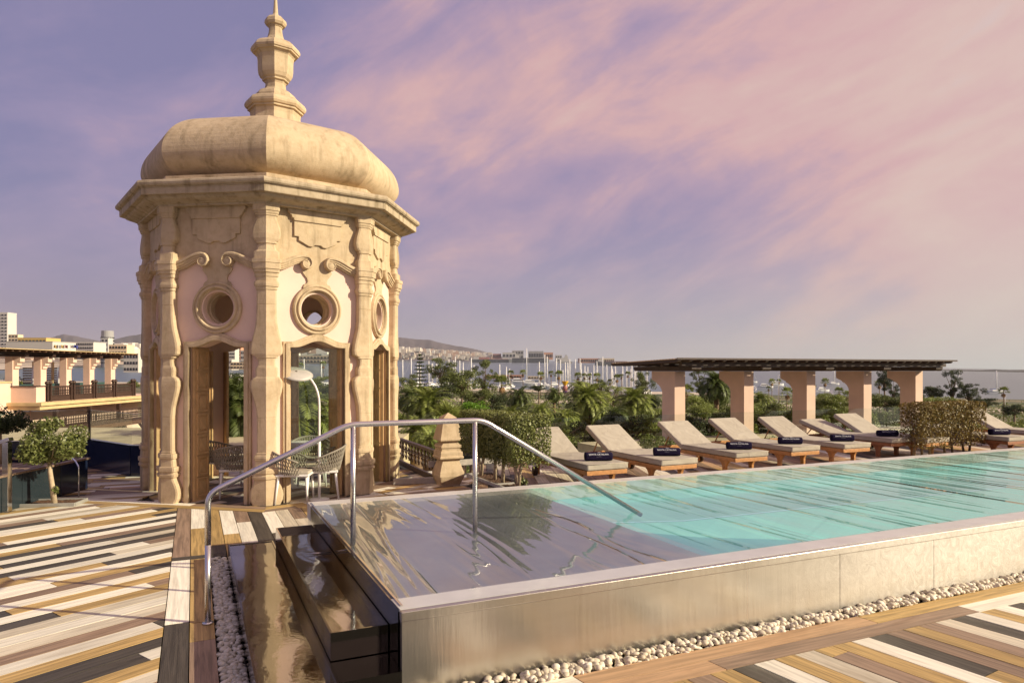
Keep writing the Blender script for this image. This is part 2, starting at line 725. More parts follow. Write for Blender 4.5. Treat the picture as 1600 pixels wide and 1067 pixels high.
def plank(parent, poly, ang, z, mi, thick=.022, gap=.0038):
    """one board: world polygon, grain along ang"""
    poly = inset(ccw(poly), gap)
    if len(poly) < 3 or abs(area(poly)) < .0015:
        return None
    cx = sum(p[0] for p in poly) / len(poly)
    cy = sum(p[1] for p in poly) / len(poly)
    c, s = math.cos(-ang), math.sin(-ang)
    loc = [((x - cx) * c - (y - cy) * s, (x - cx) * s + (y - cy) * c) for x, y in poly]
    jz = random.uniform(-.0012, .0012)
    m = MB()
    n = len(loc)
    vs = [(x, y, -thick) for x, y in loc] + [(x, y, 0) for x, y in loc]
    m.add(vs, [tuple(range(n, 2 * n))] + [(i, (i + 1) % n, n + (i + 1) % n, n + i) for i in range(n)])
    o = link('plank', m.mesh('plank'), WOODS[mi], parent, (cx, cy, z + jz), ang)
    return o


def pick(prev, w=(30, 12, 24, 18, 14, 4)):
    while True:
        k = random.choices(range(6), w)[0]
        if k not in prev:
            return k


def plank_field(parent, reg, ang, width, z, lens=(1.0, 2.6), w=(30, 12, 24, 18, 14, 4), t_off=0.0):
    reg = ccw(reg)
    c, s = math.cos(ang), math.sin(ang)
    st = [(x * c + y * s, -x * s + y * c) for x, y in reg]
    s0, s1 = min(p[0] for p in st), max(p[0] for p in st)
    t0, t1 = min(p[1] for p in st), max(p[1] for p in st)
    k = math.floor(t0 / width)
    row_prev = 0
    while k * width + t_off < t1:
        ta, tb = k * width + t_off, (k + 1) * width + t_off
        x = s0 - random.uniform(0, lens[1])
        prev = -1
        while x < s1:
            ln = random.uniform(*lens)
            rect = [(x, ta), (x + ln, ta), (x + ln, tb), (x, tb)]
            poly = clip_poly(rect, st)
            if len(poly) > 2:
                ci = pick((prev, row_prev), w)
                plank(parent, [(a * c - b * s, a * s + b * c) for a, b in poly], ang, z, ci)
                prev = ci
            x += ln
        row_prev = prev
        k += 1


DARKJOINT = mat_plain('dark_subframe', (.018, .015, .012), .9, var=.2)
terr = MB()
for p0_, p1_, q0_, q1_ in ((-14, 18, -9, .03), (-14, .0, .03, 13.6), (0, 2.9, 3.7, 10.4), (2.9, 17.4, 3.7, 7.75)):
    terr.prism([pq2(p0_, q0_), pq2(p1_, q0_), pq2(p1_, q1_), pq2(p0_, q1_)], -14.5, -.026)
tag(terr.build('terrace', DARKJOINT), kind='structure')

TC = Vector((-4.165, 12.29, 0))          # kiosk centre
TPH = rad(15.2)


def ringv(k, r):
    a = TPH + k * PI / 4
    return (TC.x + r * math.sin(a), TC.y - r * math.cos(a))


RV2, RV3, RV4 = ringv(0, 2.61), ringv(1, 2.61), ringv(2, 2.61)
SL = math.tan(rad(12.5))


def ring_left(x):
    return RV2[1] + (RV2[0] - x) * SL


QRING = min((abs(pq(-1.352, k * .002).y - ring_left(pq(-1.352, k * .002).x)), k * .002) for k in range(2500, 3800))[1]
# left deck: long boards running up to the kiosk
deck = thing('deck', kind='structure')
plank_field(deck, [pq2(-1.352, -1.6), pq2(-1.352, QRING), (-9.4, ring_left(-9.4)), (-9.4, 3.0)], rad(53.5), .18, 0,
            (1.5, 3.8), (36, 9, 25, 17, 14, 0))
# boards beside the gravel
for q0, q1, mi in ((-1.6, 1.98, 4), (1.98, 3.97, 0)):
    plank(deck, [pq2(-1.352, q0), pq2(-1.172, q0), pq2(-1.172, q1), pq2(-1.352, q1)], AP + PI / 2, 0, mi)
for q0, q1, mi in ((-1.6, 1.52, 3), (1.52, 1.93, 2), (1.93, 3.97, 2)):
    plank(deck, [pq2(-1.172, q0), pq2(-.992, q0), pq2(-.992, q1), pq2(-1.172, q1)], AP + PI / 2, 0, mi)
for q0, q1 in ((3.97, 4.045), (4.045, 4.12)):
    plank(deck, [pq2(-1.352, q0), pq2(-.815, q0), pq2(-.815, q1), pq2(-1.352, q1)], AP, 0, 4)

# boards running in between the basins and the kiosk border
entry = thing('entry_deck', kind='structure')
mids = {0: [(3, 1)], 1: [(0, .5), (2, 1)], 2: [(2, .86), (4, 1)], 3: [(0, .55), (2, 1)], 4: [(3, .3), (0, 1)], 5: [(4, .78), (2, 1)],
        6: [(0, .5), (4, 1)], 7: [(1, 1)], 8: [(3, .3), (1, 1)], 9: [(2, 1)]}
pr = to_pq(RV2)[0]
for j in range(20):
    p0, p1 = -1.352 + .18 * j, -1.172 + .18 * j
    pc = (p0 + p1) / 2
    q0 = 4.12 if pc < -.815 else 3.715 if pc < -.37 else 3.48 if pc < 0 else 3.83
    if pc < pr:
        reg = [(-9.4, ring_left(-9.4)), (-9.4, 3), (RV2[0] + 1.5, 3), (RV2[0] + 1.5, ring_left(RV2[0] + 1.5))]
    elif pc < 1.55:
        d = Vector((RV3[0] - RV2[0], RV3[1] - RV2[1]))
        a, b = Vector(RV2) - d, Vector(RV2) + d * 3
        reg = [(a.x, a.y), (a.x, 3), (b.x, 3), (b.x, b.y)]
    else:
        break
    full = clip_poly(ccw([pq2(p0, q0), pq2(p1, q0), pq2(p1, 8), pq2(p0, 8)]), ccw(reg))
    if len(full) < 3:
        continue
    qs = [to_pq(v)[1] for v in full]
    qa, qb = min(qs), max(qs)
    seg = mids.get(j) or [(pick((-1,)), random.uniform(.3, .7)), (pick((-1,)), 1)]
    top = qb
    for mi, fr in seg:
        bot = qb - (qb - qa) * fr
        piece = clip_poly(ccw([pq2(p0, bot), pq2(p1, bot), pq2(p1, top), pq2(p0, top)]), ccw(full))
        if len(piece) > 2:
            plank(entry, piece, AP + PI / 2, 0, mi)
        top = bot

# border boards round the kiosk
border = thing('border_deck', kind='structure')


def off_line(a, b, d):
    a, b = Vector(a), Vector(b)
    n = (b - a).normalized()
    n = Vector((-n.y, n.x)) * d
    return a + n, b + n


def border_boards(a, b, rows, mit_a=0, mit_b=0):
    """rows: list of lists (fraction end, colour); row i lies i*.18 to the left of a->b"""
    ang = math.atan2(b[1] - a[1], b[0] - a[0])
    L = (Vector(b) - Vector(a)).length
    for i, row in enumerate(rows):
        f0 = 0
        for f1, mi in row:
            pts = []
            for fr, d in ((f0, i * .18), (f1, i * .18), (f1, (i + 1) * .18), (f0, (i + 1) * .18)):
                x = fr * L
                if fr == 0:
                    x += mit_a * d
                if fr == 1:
                    x -= mit_b * d
                ca, sa = math.cos(ang), math.sin(ang)
                pts.append((a[0] + ca * x - sa * d, a[1] + sa * x + ca * d))
            plank(border, pts, ang, 0, mi)
            f0 = f1


LFT = (-9.4, ring_left(-9.4))
T225 = math.tan(rad(25))
border_boards(LFT, RV2, [[(.45, 3), (1, 2)], [(.42, 0), (.78, 0), (1, 3)]], 0, T225 * .9)
border_boards(RV2, RV3, [[(.25, 3), (1, 2)], [(.35, 2), (1, 0)]], T225 * .9, 0)
RP = (RV3[0] + 1.24, RV3[1] + .713)
border_boards(RV3, RP, [[(.5, 3), (1, 3)], [(.6, 0), (1, 2)]], 0, 0)
# shaded boards behind the border on the left
back = thing('rear_deck', kind='structure')
yb = lambda x: ring_left(x) + .37
plank_field(back, [(-9.4, yb(-9.4)), (-5.75, yb(-5.75)), (-5.75, 13.2), (-9.4, 14.9)], rad(22), .18, -.001, (.6, 1.6))
plank_field(back, [(-2.9, 14.3), (-2.35, 11.2), (RV3[0], RV3[1] + .45), (RP[0] - .1, RP[1] + .4), (-.3, 13.2)], rad(58), .18, -.001, (.5, 1.3))
near = thing('corner_deck', kind='structure')
b3 = Vector(RV3)
plank_field(near, [pq2(1.56, 3.84), (-.54, 8.52), (-.64, 11.7), tuple(RP), tuple(RV3)], AP + PI / 2 + rad(5), .18, -.001, (.16, .6))
# deck in front of the pool wall
front = thing('front_deck', kind='structure')
FA = rad(-58)


def cut(p, q):
    return p + (q + .135) / math.tan(FA - AP) * 1.0


for row, (qa, qb) in enumerate(((-.135, -.31), (-.31, -.482))):
    segs = ([(.30, 1.108, 0), (1.108, 3.75, 5), (3.75, 6.0, 2), (6.0, 9.5, 5)], [(.40, 2.05, 5), (2.05, 4.72, 3), (4.72, 7.0, 0), (7.0, 9.5, 2)])[row]
    for p0, p1, mi in segs:
        plank(front, [pq2(cut(p0, qa), qa), pq2(cut(p0, qb), qb), pq2(cut(p1, qb), qb), pq2(cut(p1, qa), qa)], AP, 0, mi)
plank_field(front, [pq2(.3, -.484), pq2(.3, -2.6), pq2(9.5, -2.6), pq2(9.5, -.484)], FA, .186, 0, (1.8, 3.8), (17, 7, 26, 25, 23, 2))

# raised sun deck behind the pool
ZD = .36
sun_slab = MB()
SUNP = [(-.52, 8.51), pq2(17.4, 3.83), pq2(17.4, 7.7), pq2(4.2, 7.7), (-.62, 11.6)]
sun_slab.prism(SUNP, -.02, ZD - .026)
tag(sun_slab.build('sun_deck_base', DARKJOINT), kind='structure')
sund = thing('sun_deck', kind='structure')
plank_field(sund, SUNP, rad(93), .18, ZD, (1.6, 3.6), (4, 11, 6, 34, 38, 7))  # mix weighted to dark boards, putting the loungers' shadows into the colour
# floor of the kiosk
kfl = thing('kiosk_floor', kind='structure')
plank_field(kfl, [ringv(k, 2.2) for k in range(8)], rad(60), .18, -.002, (.45, .9), (24, 16, 2, 16, 24, 0))

# ---------------------------------------------------------------- gravel
ico = bmesh.new()
bmesh.ops.create_icosphere(ico, subdivisions=2, radius=1)
ICO_V = np.array([v.co[:] for v in ico.verts])
ICO_F = np.array([[v.index for v in f.verts] for f in ico.faces])
ico.free()


def pebbles(name, mat, spots, size, label):
    vs, fs = [], []
    nv = len(ICO_V)
    for i, (x, y, z) in enumerate(spots):
        a = size * RNG.uniform(.65, 1.25)
        sc = np.array([a, a * RNG.uniform(.6, .95), a * RNG.uniform(.45, .7)])
        lump = 1 + .10 * np.sin(ICO_V @ RNG.normal(0, 2.2, 3) + RNG.uniform(0, 6))[:, None]
        v = ICO_V * sc * lump
        th, ph = RNG.uniform(0, 2 * PI), RNG.normal(0, .45)
        R = np.array(Matrix.Rotation(th, 3, 'Z') @ Matrix.Rotation(ph, 3, 'X'))
        vs.append(v @ R.T + np.array([x, y, z]))
        fs.append(ICO_F + i * nv)
    V, Fc = np.concatenate(vs), np.concatenate(fs)
    me = bpy.data.meshes.new(name)
    me.from_pydata(V.tolist(), [], Fc.tolist())
    me.polygons.foreach_set('use_smooth', np.ones(len(Fc), bool))
    o = link(name, me, mat)
    return tag(o, label, 'gravel', kind='stuff')


def pebble_mat(name, c1, c2, c3):
    t = NT(name)
    g = t.n('ShaderNodeNewGeometry')
    r = g.outputs['Random Per Island']
    c = t.ramp(r, [(0, c1), (.55, c2), (1, c3)])
    n = t.noise(t.coord(), 60, 4)
    c = t.mix(t.math('MULTIPLY', n, .35), c, shade(c1, .8))
    return t.done(t.pbsdf(c, .55, 0, t.bump(n, .1, .004), .4))


PEB_G = pebble_mat('grey_pebble', (.40, .39, .31), (.60, .57, .46), (.76, .73, .60))
PEB_W = pebble_mat('white_pebble', (.52, .45, .34), (.72, .64, .50), (.85, .79, .68))
sp = []
for lay, zz in ((0, -.03), (1, -.008)):
    for k in range(1150):
        p, q = RNG.uniform(-.975, -.83), RNG.uniform(-1.2, 3.94)
        sp.append((*pq2(p, q), zz + RNG.uniform(-.006, .008)))
pebbles('gravel', PEB_G, sp, .025, 'grey pebbles filling the drain strip beside the steel foot basins')
sp = []
for lay, zz in ((0, -.012), (1, .012)):
    for k in range(900):
        q = RNG.uniform(-.128, -.012)
        p = RNG.uniform(.02, 9.2)
        sp.append((*pq2(p, q), zz + RNG.uniform(-.006, .01) + (.012 if q > -.07 else 0)))
pebbles('gravel', PEB_W, sp, .0275, 'white pebbles along the foot of the pool wall')

# ---------------------------------------------------------------- pool
ZW = .54
t = NT('brushed_pool_steel')
v = t.coord('Object', (1.2, 1.2, 1.2))
n1 = t.noise(t.coord('Object', (.8, 8, 3.0)), 1.0, 5, .6, .4)
n2 = t.noise(t.coord('Object', (9, 9, .6)), 1.0, 6, .65)
sepp = t.n('ShaderNodeSeparateXYZ')
t.L.new(t.tc.outputs['Object'], sepp.inputs[0])
stain = t.math('MULTIPLY', t.ramp(t.math('DIVIDE', sepp.outputs[0], 9.0), [(.30, 0.0), (.52, 1.0)]), 1.0)
vor = t.noise(v, 8, 9, .72, 1.6)
foot = t.math('MULTIPLY', t.ramp(sepp.outputs[2], [(.02, 1.0), (.30, 0.0)]), t.ramp(n2, [(.35, .1), (.7, 1.0)]))
c = t.mix(t.ramp(n1, [(.3, 0.0), (.7, 1.0)]), (.46, .43, .38), (.60, .565, .505))
c = t.mix(t.math('MULTIPLY', stain, t.ramp(vor, [(.40, .15), (.62, 1.0)])), c, (.72, .69, .63))
c = t.mix(t.math('MULTIPLY', foot, .4), c, (.34, .27, .16))
rg = t.math('ADD', .27, t.math('MULTIPLY', stain, .25))
POOLW = t.done(t.pbsdf(c, rg, t.math('SUBTRACT', .9, t.math('MULTIPLY', stain, .55)), t.bump(n2, .22, .012, t.bump(t.math('MULTIPLY', vor, stain), .5, .01)), .4))
WETSTEEL = mat_steel('wet_steel', (.62, .60, .58), .12, (2, 30, 2), .08, .02)
DARKSTEEL = mat_steel('dark_polished_steel', (.17, .155, .135), .10, (3, 3, 3), .2, .02)
SHELF = mat_plain('grey_shelf_steel', (.31, .345, .345), .30, metal=.4, var=.22, scale=1.4, spec=.5)
LIP = mat_steel('bright_lip_steel', (.74, .70, .62), .2, (2, 2, 2), .06, .02)
KCOPE = mat_plain('pale_coping_stone', (.56, .53, .49), .5, var=.12, scale=5, spec=.4)
COPE = mat_plain('pale_wet_coping', (.63, .635, .60), .20, metal=.25, var=.08, scale=4, spec=.6)


def mat_tile(name, c1, c2):
    t = NT(name)
    g = t.n('ShaderNodeTexBrick')
    t.L.new(t.coord('Object', (1, 1, 1)), g.inputs[0])
    g.offset = 0
    g.inputs['Color1'].default_value = (*c1, 1)
    g.inputs['Color2'].default_value = (*c2, 1)
    g.inputs['Mortar'].default_value = (*shade(c1, .8), 1)
    g.inputs['Scale'].default_value = 1
    g.inputs['Mortar Size'].default_value = .012
    g.inputs['Brick Width'].default_value = .6
    g.inputs['Row Height'].default_value = .6
    return t.done(t.pbsdf(g.outputs[0], .5))


AQUA = mat_plain('aqua_pool_lining', (.34, .57, .59), .5, var=.08, scale=.8)
AQUA2 = mat_plain('deep_pool_lining', (.15, .32, .40), .5, var=.12, scale=.8)
LINE = mat_plain('pale_blue_nosing', (.55, .80, .95), .4, var=.03)

pool = thing('swimming_pool', C0, AP, 'long raised swimming pool with steel front wall and turquoise water', 'swimming pool')
PE = 17.0
for p0, p1 in ((.002, 3.72), (3.72, 4.9), (4.9, 7.4), (7.4, 11.9), (11.9, PE)):
    MB().box(((p0 + p1) / 2, .022, .222), (p1 - p0 - .004, .04, .50)).build('wall_panel', POOLW, pool, bevel=.002)
MB().box((PE / 2, .017, .503), (PE, .05, .058)).build('wall_cap', POOLW, pool, bevel=.004)
MB().box((PE / 2, .152, .523), (PE - .01, .215, .02)).build('front_coping', COPE, pool)
MB().box((PE / 2 + .0, 3.715, .45), (PE, .23, .17)).build('rear_coping', KCOPE, pool, bevel=.006)
MB().box((.012, 1.93, .25), (.02, 3.70, .555)).build('end_plate', DARKSTEEL, pool)
MB().box((.03, 1.93, .531), (.016, 3.66, .018)).build('lip', LIP, pool)
MB().box((1.33, 1.93, .47), (2.57, 3.32, .04)).build('entry_shelf', SHELF, pool)
fl = MB()
fp = [(2.6, .32), (4.2, .05), (7.5, -.36), (PE, -.48)]
for (a, za), (b, zb) in zip(fp[:-1], fp[1:]):
    fl.add([(a, .26, za), (b, .26, zb), (b, 2.40, zb), (a, 2.40, za)], [(0, 1, 2, 3)])
fl.build('pool_floor', AQUA2, pool, fix=False)
be = MB()
bp = [(2.6, .345), (4.0, .25), (PE, .16)]
for (a, za), (b, zb) in zip(bp[:-1], bp[1:]):
    be.add([(a, 2.37, za), (b, 2.37, zb), (b, 3.61, zb), (a, 3.61, za)], [(0, 1, 2, 3)])
    be.add([(a, 2.37, za), (b, 2.37, zb), (b, 2.37, -.6), (a, 2.37, -.6)], [(0, 1, 2, 3)])
be.build('pool_bench', AQUA, pool)
no = MB()
for (a, za), (b, zb) in zip(bp[:-1], bp[1:]):
    no.add([(a, 2.365, za + .004), (b, 2.365, zb + .004), (b, 2.41, zb + .004), (a, 2.41, za + .004)], [(0, 1, 2, 3)])
no.build('bench_nosing', LINE, pool, fix=False)
sw = MB()
sw.add([(2.6, .262, .50), (PE, .262, .50), (PE, .262, -.6), (2.6, .262, -.6)], [(0, 1, 2, 3)])
sw.add([(2.6, 3.603, .50), (PE, 3.603, .50), (PE, 3.603, -.6), (2.6, 3.603, -.6)], [(0, 1, 2, 3)])
sw.add([(PE - .01, .26, .5), (PE - .01, 3.61, .5), (PE - .01, 3.61, -.6), (PE - .01, .26, -.6)], [(0, 1, 2, 3)])
sw.add([(2.605, .26, .455), (2.605, 3.61, .455), (2.605, 3.61, -.6), (2.605, .26, -.6)], [(0, 1, 2, 3)])
sw.build('pool_lining', AQUA, pool, fix=False)
# water: thin sheet a hair above the coping film
POOLWATER = mat_water('pool_water', (.80, .98, .96), [((1.9, .17, 1), 1.0, 2, .9, .36, .15), ((9, 1.2, 1), 1.3, 2, .5, .07, .03)], base=0.0)
SHELFWATER = mat_water('shelf_water', (.93, .95, .96), [((1.5, .22, 1), 1.2, 2, 1.4, .20, .12), ((26, 9, 1), 1.0, 2, .4, .04, .010)], base=.2, ridge=((1.5, .16, 1), .85, .45, .02))
BASINWATER = mat_water('basin_water', (.80, .76, .68), [((2.0, .9, 1), 1.4, 2, .8, .10, .06), ((22, 22, 1), 1.5, 2, .3, .07, .006)], base=.22)
w1 = MB()
w1.add([(2.6, .245, .5345), (PE - .02, .245, .5345), (PE - .02, 3.60, .5345), (2.6, 3.60, .5345)], [(0, 1, 2, 3)])
o = w1.build('pool_water', POOLWATER, None, C0, AP, fix=False)
tag(o, kind='structure')
w2 = MB()
w2.add([(.04, .245, .5345), (2.6, .245, .5345), (2.6, 3.60, .5345), (.04, 3.60, .5345)], [(0, 1, 2, 3)])
o = w2.build('shelf_water', SHELFWATER, None, C0, AP, fix=False)
tag(o, kind='structure')


def basin(name, p0, p1, q0, q1, z0, z1, label, wat):
    b = thing(name, C0, AP, label, 'basin')
    w = .014
    MB().box(((p0 + p1) / 2, q0 + w / 2, (z0 + z1) / 2), (p1 - p0, w, z1 - z0)).build('front_side', DARKSTEEL, b)
    MB().box(((p0 + p1) / 2, q1 - w / 2, (z0 + z1) / 2), (p1 - p0, w, z1 - z0)).build('rear_side', DARKSTEEL, b)
    for x in (p0 + w / 2, p1 - w / 2):
        MB().box((x, (q0 + q1) / 2, (z0 + z1) / 2), (w, q1 - q0 - 2 * w, z1 - z0)).build('long_side', DARKSTEEL, b)
    MB().box(((p0 + p1) / 2, (q0 + q1) / 2, z1 - .075), (p1 - p0 - 2 * w, q1 - q0 - 2 * w, .02)).build('bottom', DARKSTEEL, b)
    o = MB().add([(p0 + w, q0 + w, z1 - wat), (p1 - w, q0 + w, z1 - wat), (p1 - w, q1 - w, z1 - wat), (p0 + w, q1 - w, z1 - wat)],
                 [(0, 1, 2, 3)]).build('basin_water', BASINWATER, None, C0, AP, fix=False)
    tag(o, kind='structure')
    return b


basin('foot_basin', -.815, -.372, -.02, 3.70, -.05, .18, 'low dark steel foot basin beside the grey pebbles', .008)
b2 = basin('foot_basin', -.368, -.004, .30, 3.47, -.02, .36, 'higher dark steel foot basin against the pool end', .045)
MB().tube([(-.02, 2.4, .322), (-.20, 2.42, .330)], .005, 6).build('inlet_pipe', LIP, b2)
MB().box((-.185, .136, .05), (.37, .30, .26)).build('plinth', DARKSTEEL, pool)

# ---------------------------------------------------------------- handrail
hr = thing('handrail', pq(-1.04, 1.88), 0, 'tubular steel handrail stepping over the pool entry', 'handrail')


def hl(p, z, q=1.88):
    return pq(p, q, z) - pq(-1.04, 1.88)


RT = .0235
MB().tube(round_pts([hl(-1.04, .62), hl(-1.04, 1.02), hl(.06, 1.53), hl(1.30, 1.53), hl(3.06, .50)], 7, .09), RT, 16).build('rail', STEEL, hr)
for p, z0, z1 in ((-1.04, 0, .62), (.10, .50, 1.51), (1.22, .50, 1.51)):
    MB().tube([hl(p, z0), hl(p, z1)], RT - .001, 16).build('post', STEEL, hr)
    if p < 0:
        MB().tube([hl(p, 0.0), hl(p, .012)], .042, 20).build('base_flange', STEEL, hr)

# ---------------------------------------------------------------- domed kiosk
kiosk = thing('kiosk', TC, TPH, 'octagonal stone kiosk with ribbed dome, urn finial and round windows', 'kiosk')
AW, THK = 1.857, .26                       # wall apothem and thickness
C22, S22, T22 = math.cos(PI / 8), math.sin(PI / 8), math.tan(PI / 8)
HW = AW * T22


def on_faces(name, mesh, mat, faces=range(8), ap=AW, parent_fn=None):
    res = []
    for k in faces:
        a = k * PI / 4 + PI / 8
        n = Vector((math.sin(a), -math.cos(a), 0))
        p = kiosk if parent_fn is None else parent_fn(k)
        res.append(link(name, mesh, mat, p, n * ap, a))
    return res


def circle(cx, cy, r, n=40, rev=False):
    pts = [(cx + r * math.cos(2 * PI * i / n), cy + r * math.sin(2 * PI * i / n)) for i in range(n)]
    return pts[::-1] if rev else pts


def arch_top(hw, z_edge, rise, n=24):
    """eared door head: level shoulders swelling to a rounded crown; from right to left"""
    pts = []
    for i in range(n + 1):
        x = hw - 2 * hw * i / n
        u = abs(x) / hw
        pts.append((x, z_edge + rise * (.5 + .5 * math.cos(PI * min(1, u / .82)))))
    return pts


OZ, DHW, DZ = 2.92, .445, 2.335
# build the wall as an outline running round the door so that the sill stays open
wall = plate_mesh('wall', [(-HW + .001, 0), (-DHW, 0)] + arch_top(DHW, DZ, .10)[::-1] + [(DHW, 0), (HW - .001, 0), (HW - .001, 4.42), (-HW + .001, 4.42)],
                  [circle(0, OZ, .245)], THK)
on_faces('wall', wall, PINK, ap=AW - THK)
# note: plates stand from y=-thick to y=0, so the wall reaches from AW-THK out to AW


def column_mesh():
    P = [(0, .225, .02), (.03, .24, .02), (.07, .262, .02), (.14, .27, .02), (.20, .262, .02), (.27, .238, .02), (.33, .21, .02), (.365, .198, .02),
         (.385, .20, .02), (.39, .225, .04), (.43, .235, .045), (.445, .215, .03), (.47, .212, .03), (.475, .238, .048), (.52, .245, .05), (.545, .24, .045), (.55, .20, .022),
         (.66, .185, .015), (.665, .205, .03), (.70, .212, .035), (.735, .205, .03), (.74, .18, .015), (.77, .178, .015), (.775, .162, .0),
         (1.0, .16, 0), (1.28, .163, 0), (1.284, .160, -.004), (1.290, .160, -.004), (1.294, .163, 0), (1.42, .175, 0), (1.55, .208, .004), (1.66, .243, .012), (1.75, .262, .016), (1.82, .258, .014), (1.865, .232, .008), (1.89, .19, 0),
         (1.90, .178, 0), (1.98, .183, 0), (2.02, .178, 0), (2.06, .148, -.01), (2.12, .140, -.01), (2.165, .15, -.008), (2.17, .185, .006), (2.20, .19, .008), (2.205, .225, .012),
         (2.23, .255, .016), (2.30, .262, .016), (2.38, .25, .012), (2.50, .218, .006), (2.62, .188, .002), (2.75, .170, 0), (2.95, .165, 0), (2.953, .162, -.004), (2.959, .162, -.004), (2.962, .165, 0), (3.17, .165, 0),
         (3.175, .178, .012), (3.215, .182, .015), (3.22, .198, .028), (3.255, .206, .032), (3.29, .198, .028), (3.295, .18, .012), (3.36, .178, .012), (3.365, .195, .022), (3.42, .20, .028),
         (3.425, .212, .045), (3.47, .218, .05), (3.475, .232, .065), (3.56, .238, .07), (3.565, .248, .08), (3.62, .248, .08), (3.625, .215, .04), (3.73, .212, .036), (3.735, .19, .02),
         (3.76, .165, .0), (3.82, .148, -.01), (3.85, .152, -.01), (3.855, .17, .006), (3.885, .172, .008), (3.89, .19, .008), (3.93, .222, .018), (4.00, .236, .022), (4.08, .225, .018), (4.16, .195, .008), (4.22, .172, 0),
         (4.26, .166, 0), (4.265, .185, .012), (4.29, .19, .016), (4.295, .2, .024), (4.33, .205, .03), (4.335, .218, .042), (4.42, .222, .046)]
    apc = 1.977
    m = MB()
    vs, fs = [], []
    tr = Vector((C22, S22))
    nr = Vector((S22, -C22))
    for z, w, e in P:
        R = (apc + e) / C22
        A = Vector((0, -R))
        ch = min(.03, w * .2)
        dep = apc + e - (AW - .03)
        pr = [A + tr * w - nr * dep, A + tr * w - nr * ch * 1.2, A + tr * (w - ch * .35) - nr * ch * .35, A + tr * (w - ch * 1.2)]
        left = [Vector((-q.x, q.y)) for q in pr]
        sec = left + [A] + pr[::-1]
        for q in sec:
            vs.append((q.x, q.y, z))
    n = 9
    for i in range(len(P) - 1):
        for k in range(n - 1):
            fs.append((i * n + k, i * n + k + 1, (i + 1) * n + k + 1, (i + 1) * n + k))
    fs.append(tuple(range((len(P) - 1) * n, len(P) * n)))
    m.add(vs, fs)
    return m.fixed('column')


cm = column_mesh()
for k in range(8):
    link('column', cm, STONE, kiosk, (0, 0, 0), k * PI / 4)

# stone frieze with the stem that runs down to the round window
fr = [(-HW, 4.42), (-HW, 3.50), (-.62, 3.50), (-.50, 3.52), (-.40, 3.57), (-.32, 3.62), (-.235, 3.60), (-.215, 3.54), (-.235, 3.49), (-.20, 3.44), (-.165, 3.40), (-.15, 3.35), (-.16, 3.32),
      (-.20, 3.30), (-.222, 3.26), (-.21, 3.20)] + [(.345 * math.cos(rad(x)), OZ + .345 * math.sin(rad(x))) for x in (124, 115, 105, 97, 90)]
fr = fr + [(-x, z) for x, z in fr[-2::-1]]
on_faces('frieze', plate_mesh('frieze', fr, (), .028, .004), STONE, ap=AW)


def ring_mesh(cx, cz, prof, n=56):
    """prof: (radius, outward depth)"""
    m = MB()
    vs, fs = [], []
    for r, d in prof:
        for i in range(n):
            a = 2 * PI * i / n
            vs.append((cx + r * math.cos(a), -d, cz + r * math.sin(a)))
    for j in range(len(prof) - 1):
        for i in range(n):
            fs.append((j * n + i, j * n + (i + 1) % n, (j + 1) * n + (i + 1) % n, (j + 1) * n + i))
    m.add(vs, fs, True)
    me = m.fixed('window_ring')
    me.set_sharp_from_angle(angle=rad(35))
    return me


rp = [(.388, 0), (.390, .03), (.384, .05), (.366, .062), (.350, .055), (.346, .044), (.332, .044), (.328, .060), (.316, .074), (.298, .072), (.288, .052), (.286, .020), (.268, .018), (.266, -.03), (.250, -.034),
      (.248, -.09), (.232, -.094), (.230, -.16), (.216, -.165), (.216, -.28), (.24, -.285)]
on_faces('window_ring', ring_mesh(0, OZ, rp), STONE)
# crest panel hanging from the cornice
for nm, ol, th in (('crest_moulding', [(-.47, 4.415), (-.465, 4.37), (-.445, 4.365), (-.44, 4.335), (-.42, 4.33), (-.41, 4.29), (-.385, 4.285), (-.38, 4.25), (.38, 4.25), (.385, 4.285), (.41, 4.29), (.42, 4.33), (.44, 4.335), (.445, 4.365), (.465, 4.37), (.47, 4.415)], .085),
                   ('crest', [(-.37, 4.25), (-.37, 4.02), (-.30, 4.02), (-.30, 3.96), (-.14, 3.885), (-.085, 3.885), (-.05, 3.915), (.05, 3.915), (.085, 3.885), (.14, 3.885), (.30, 3.96), (.30, 4.02), (.37, 4.02), (.37, 4.25)], .062)):
    on_faces(nm, plate_mesh(nm, ol[::-1], (), th, .006), STONE)


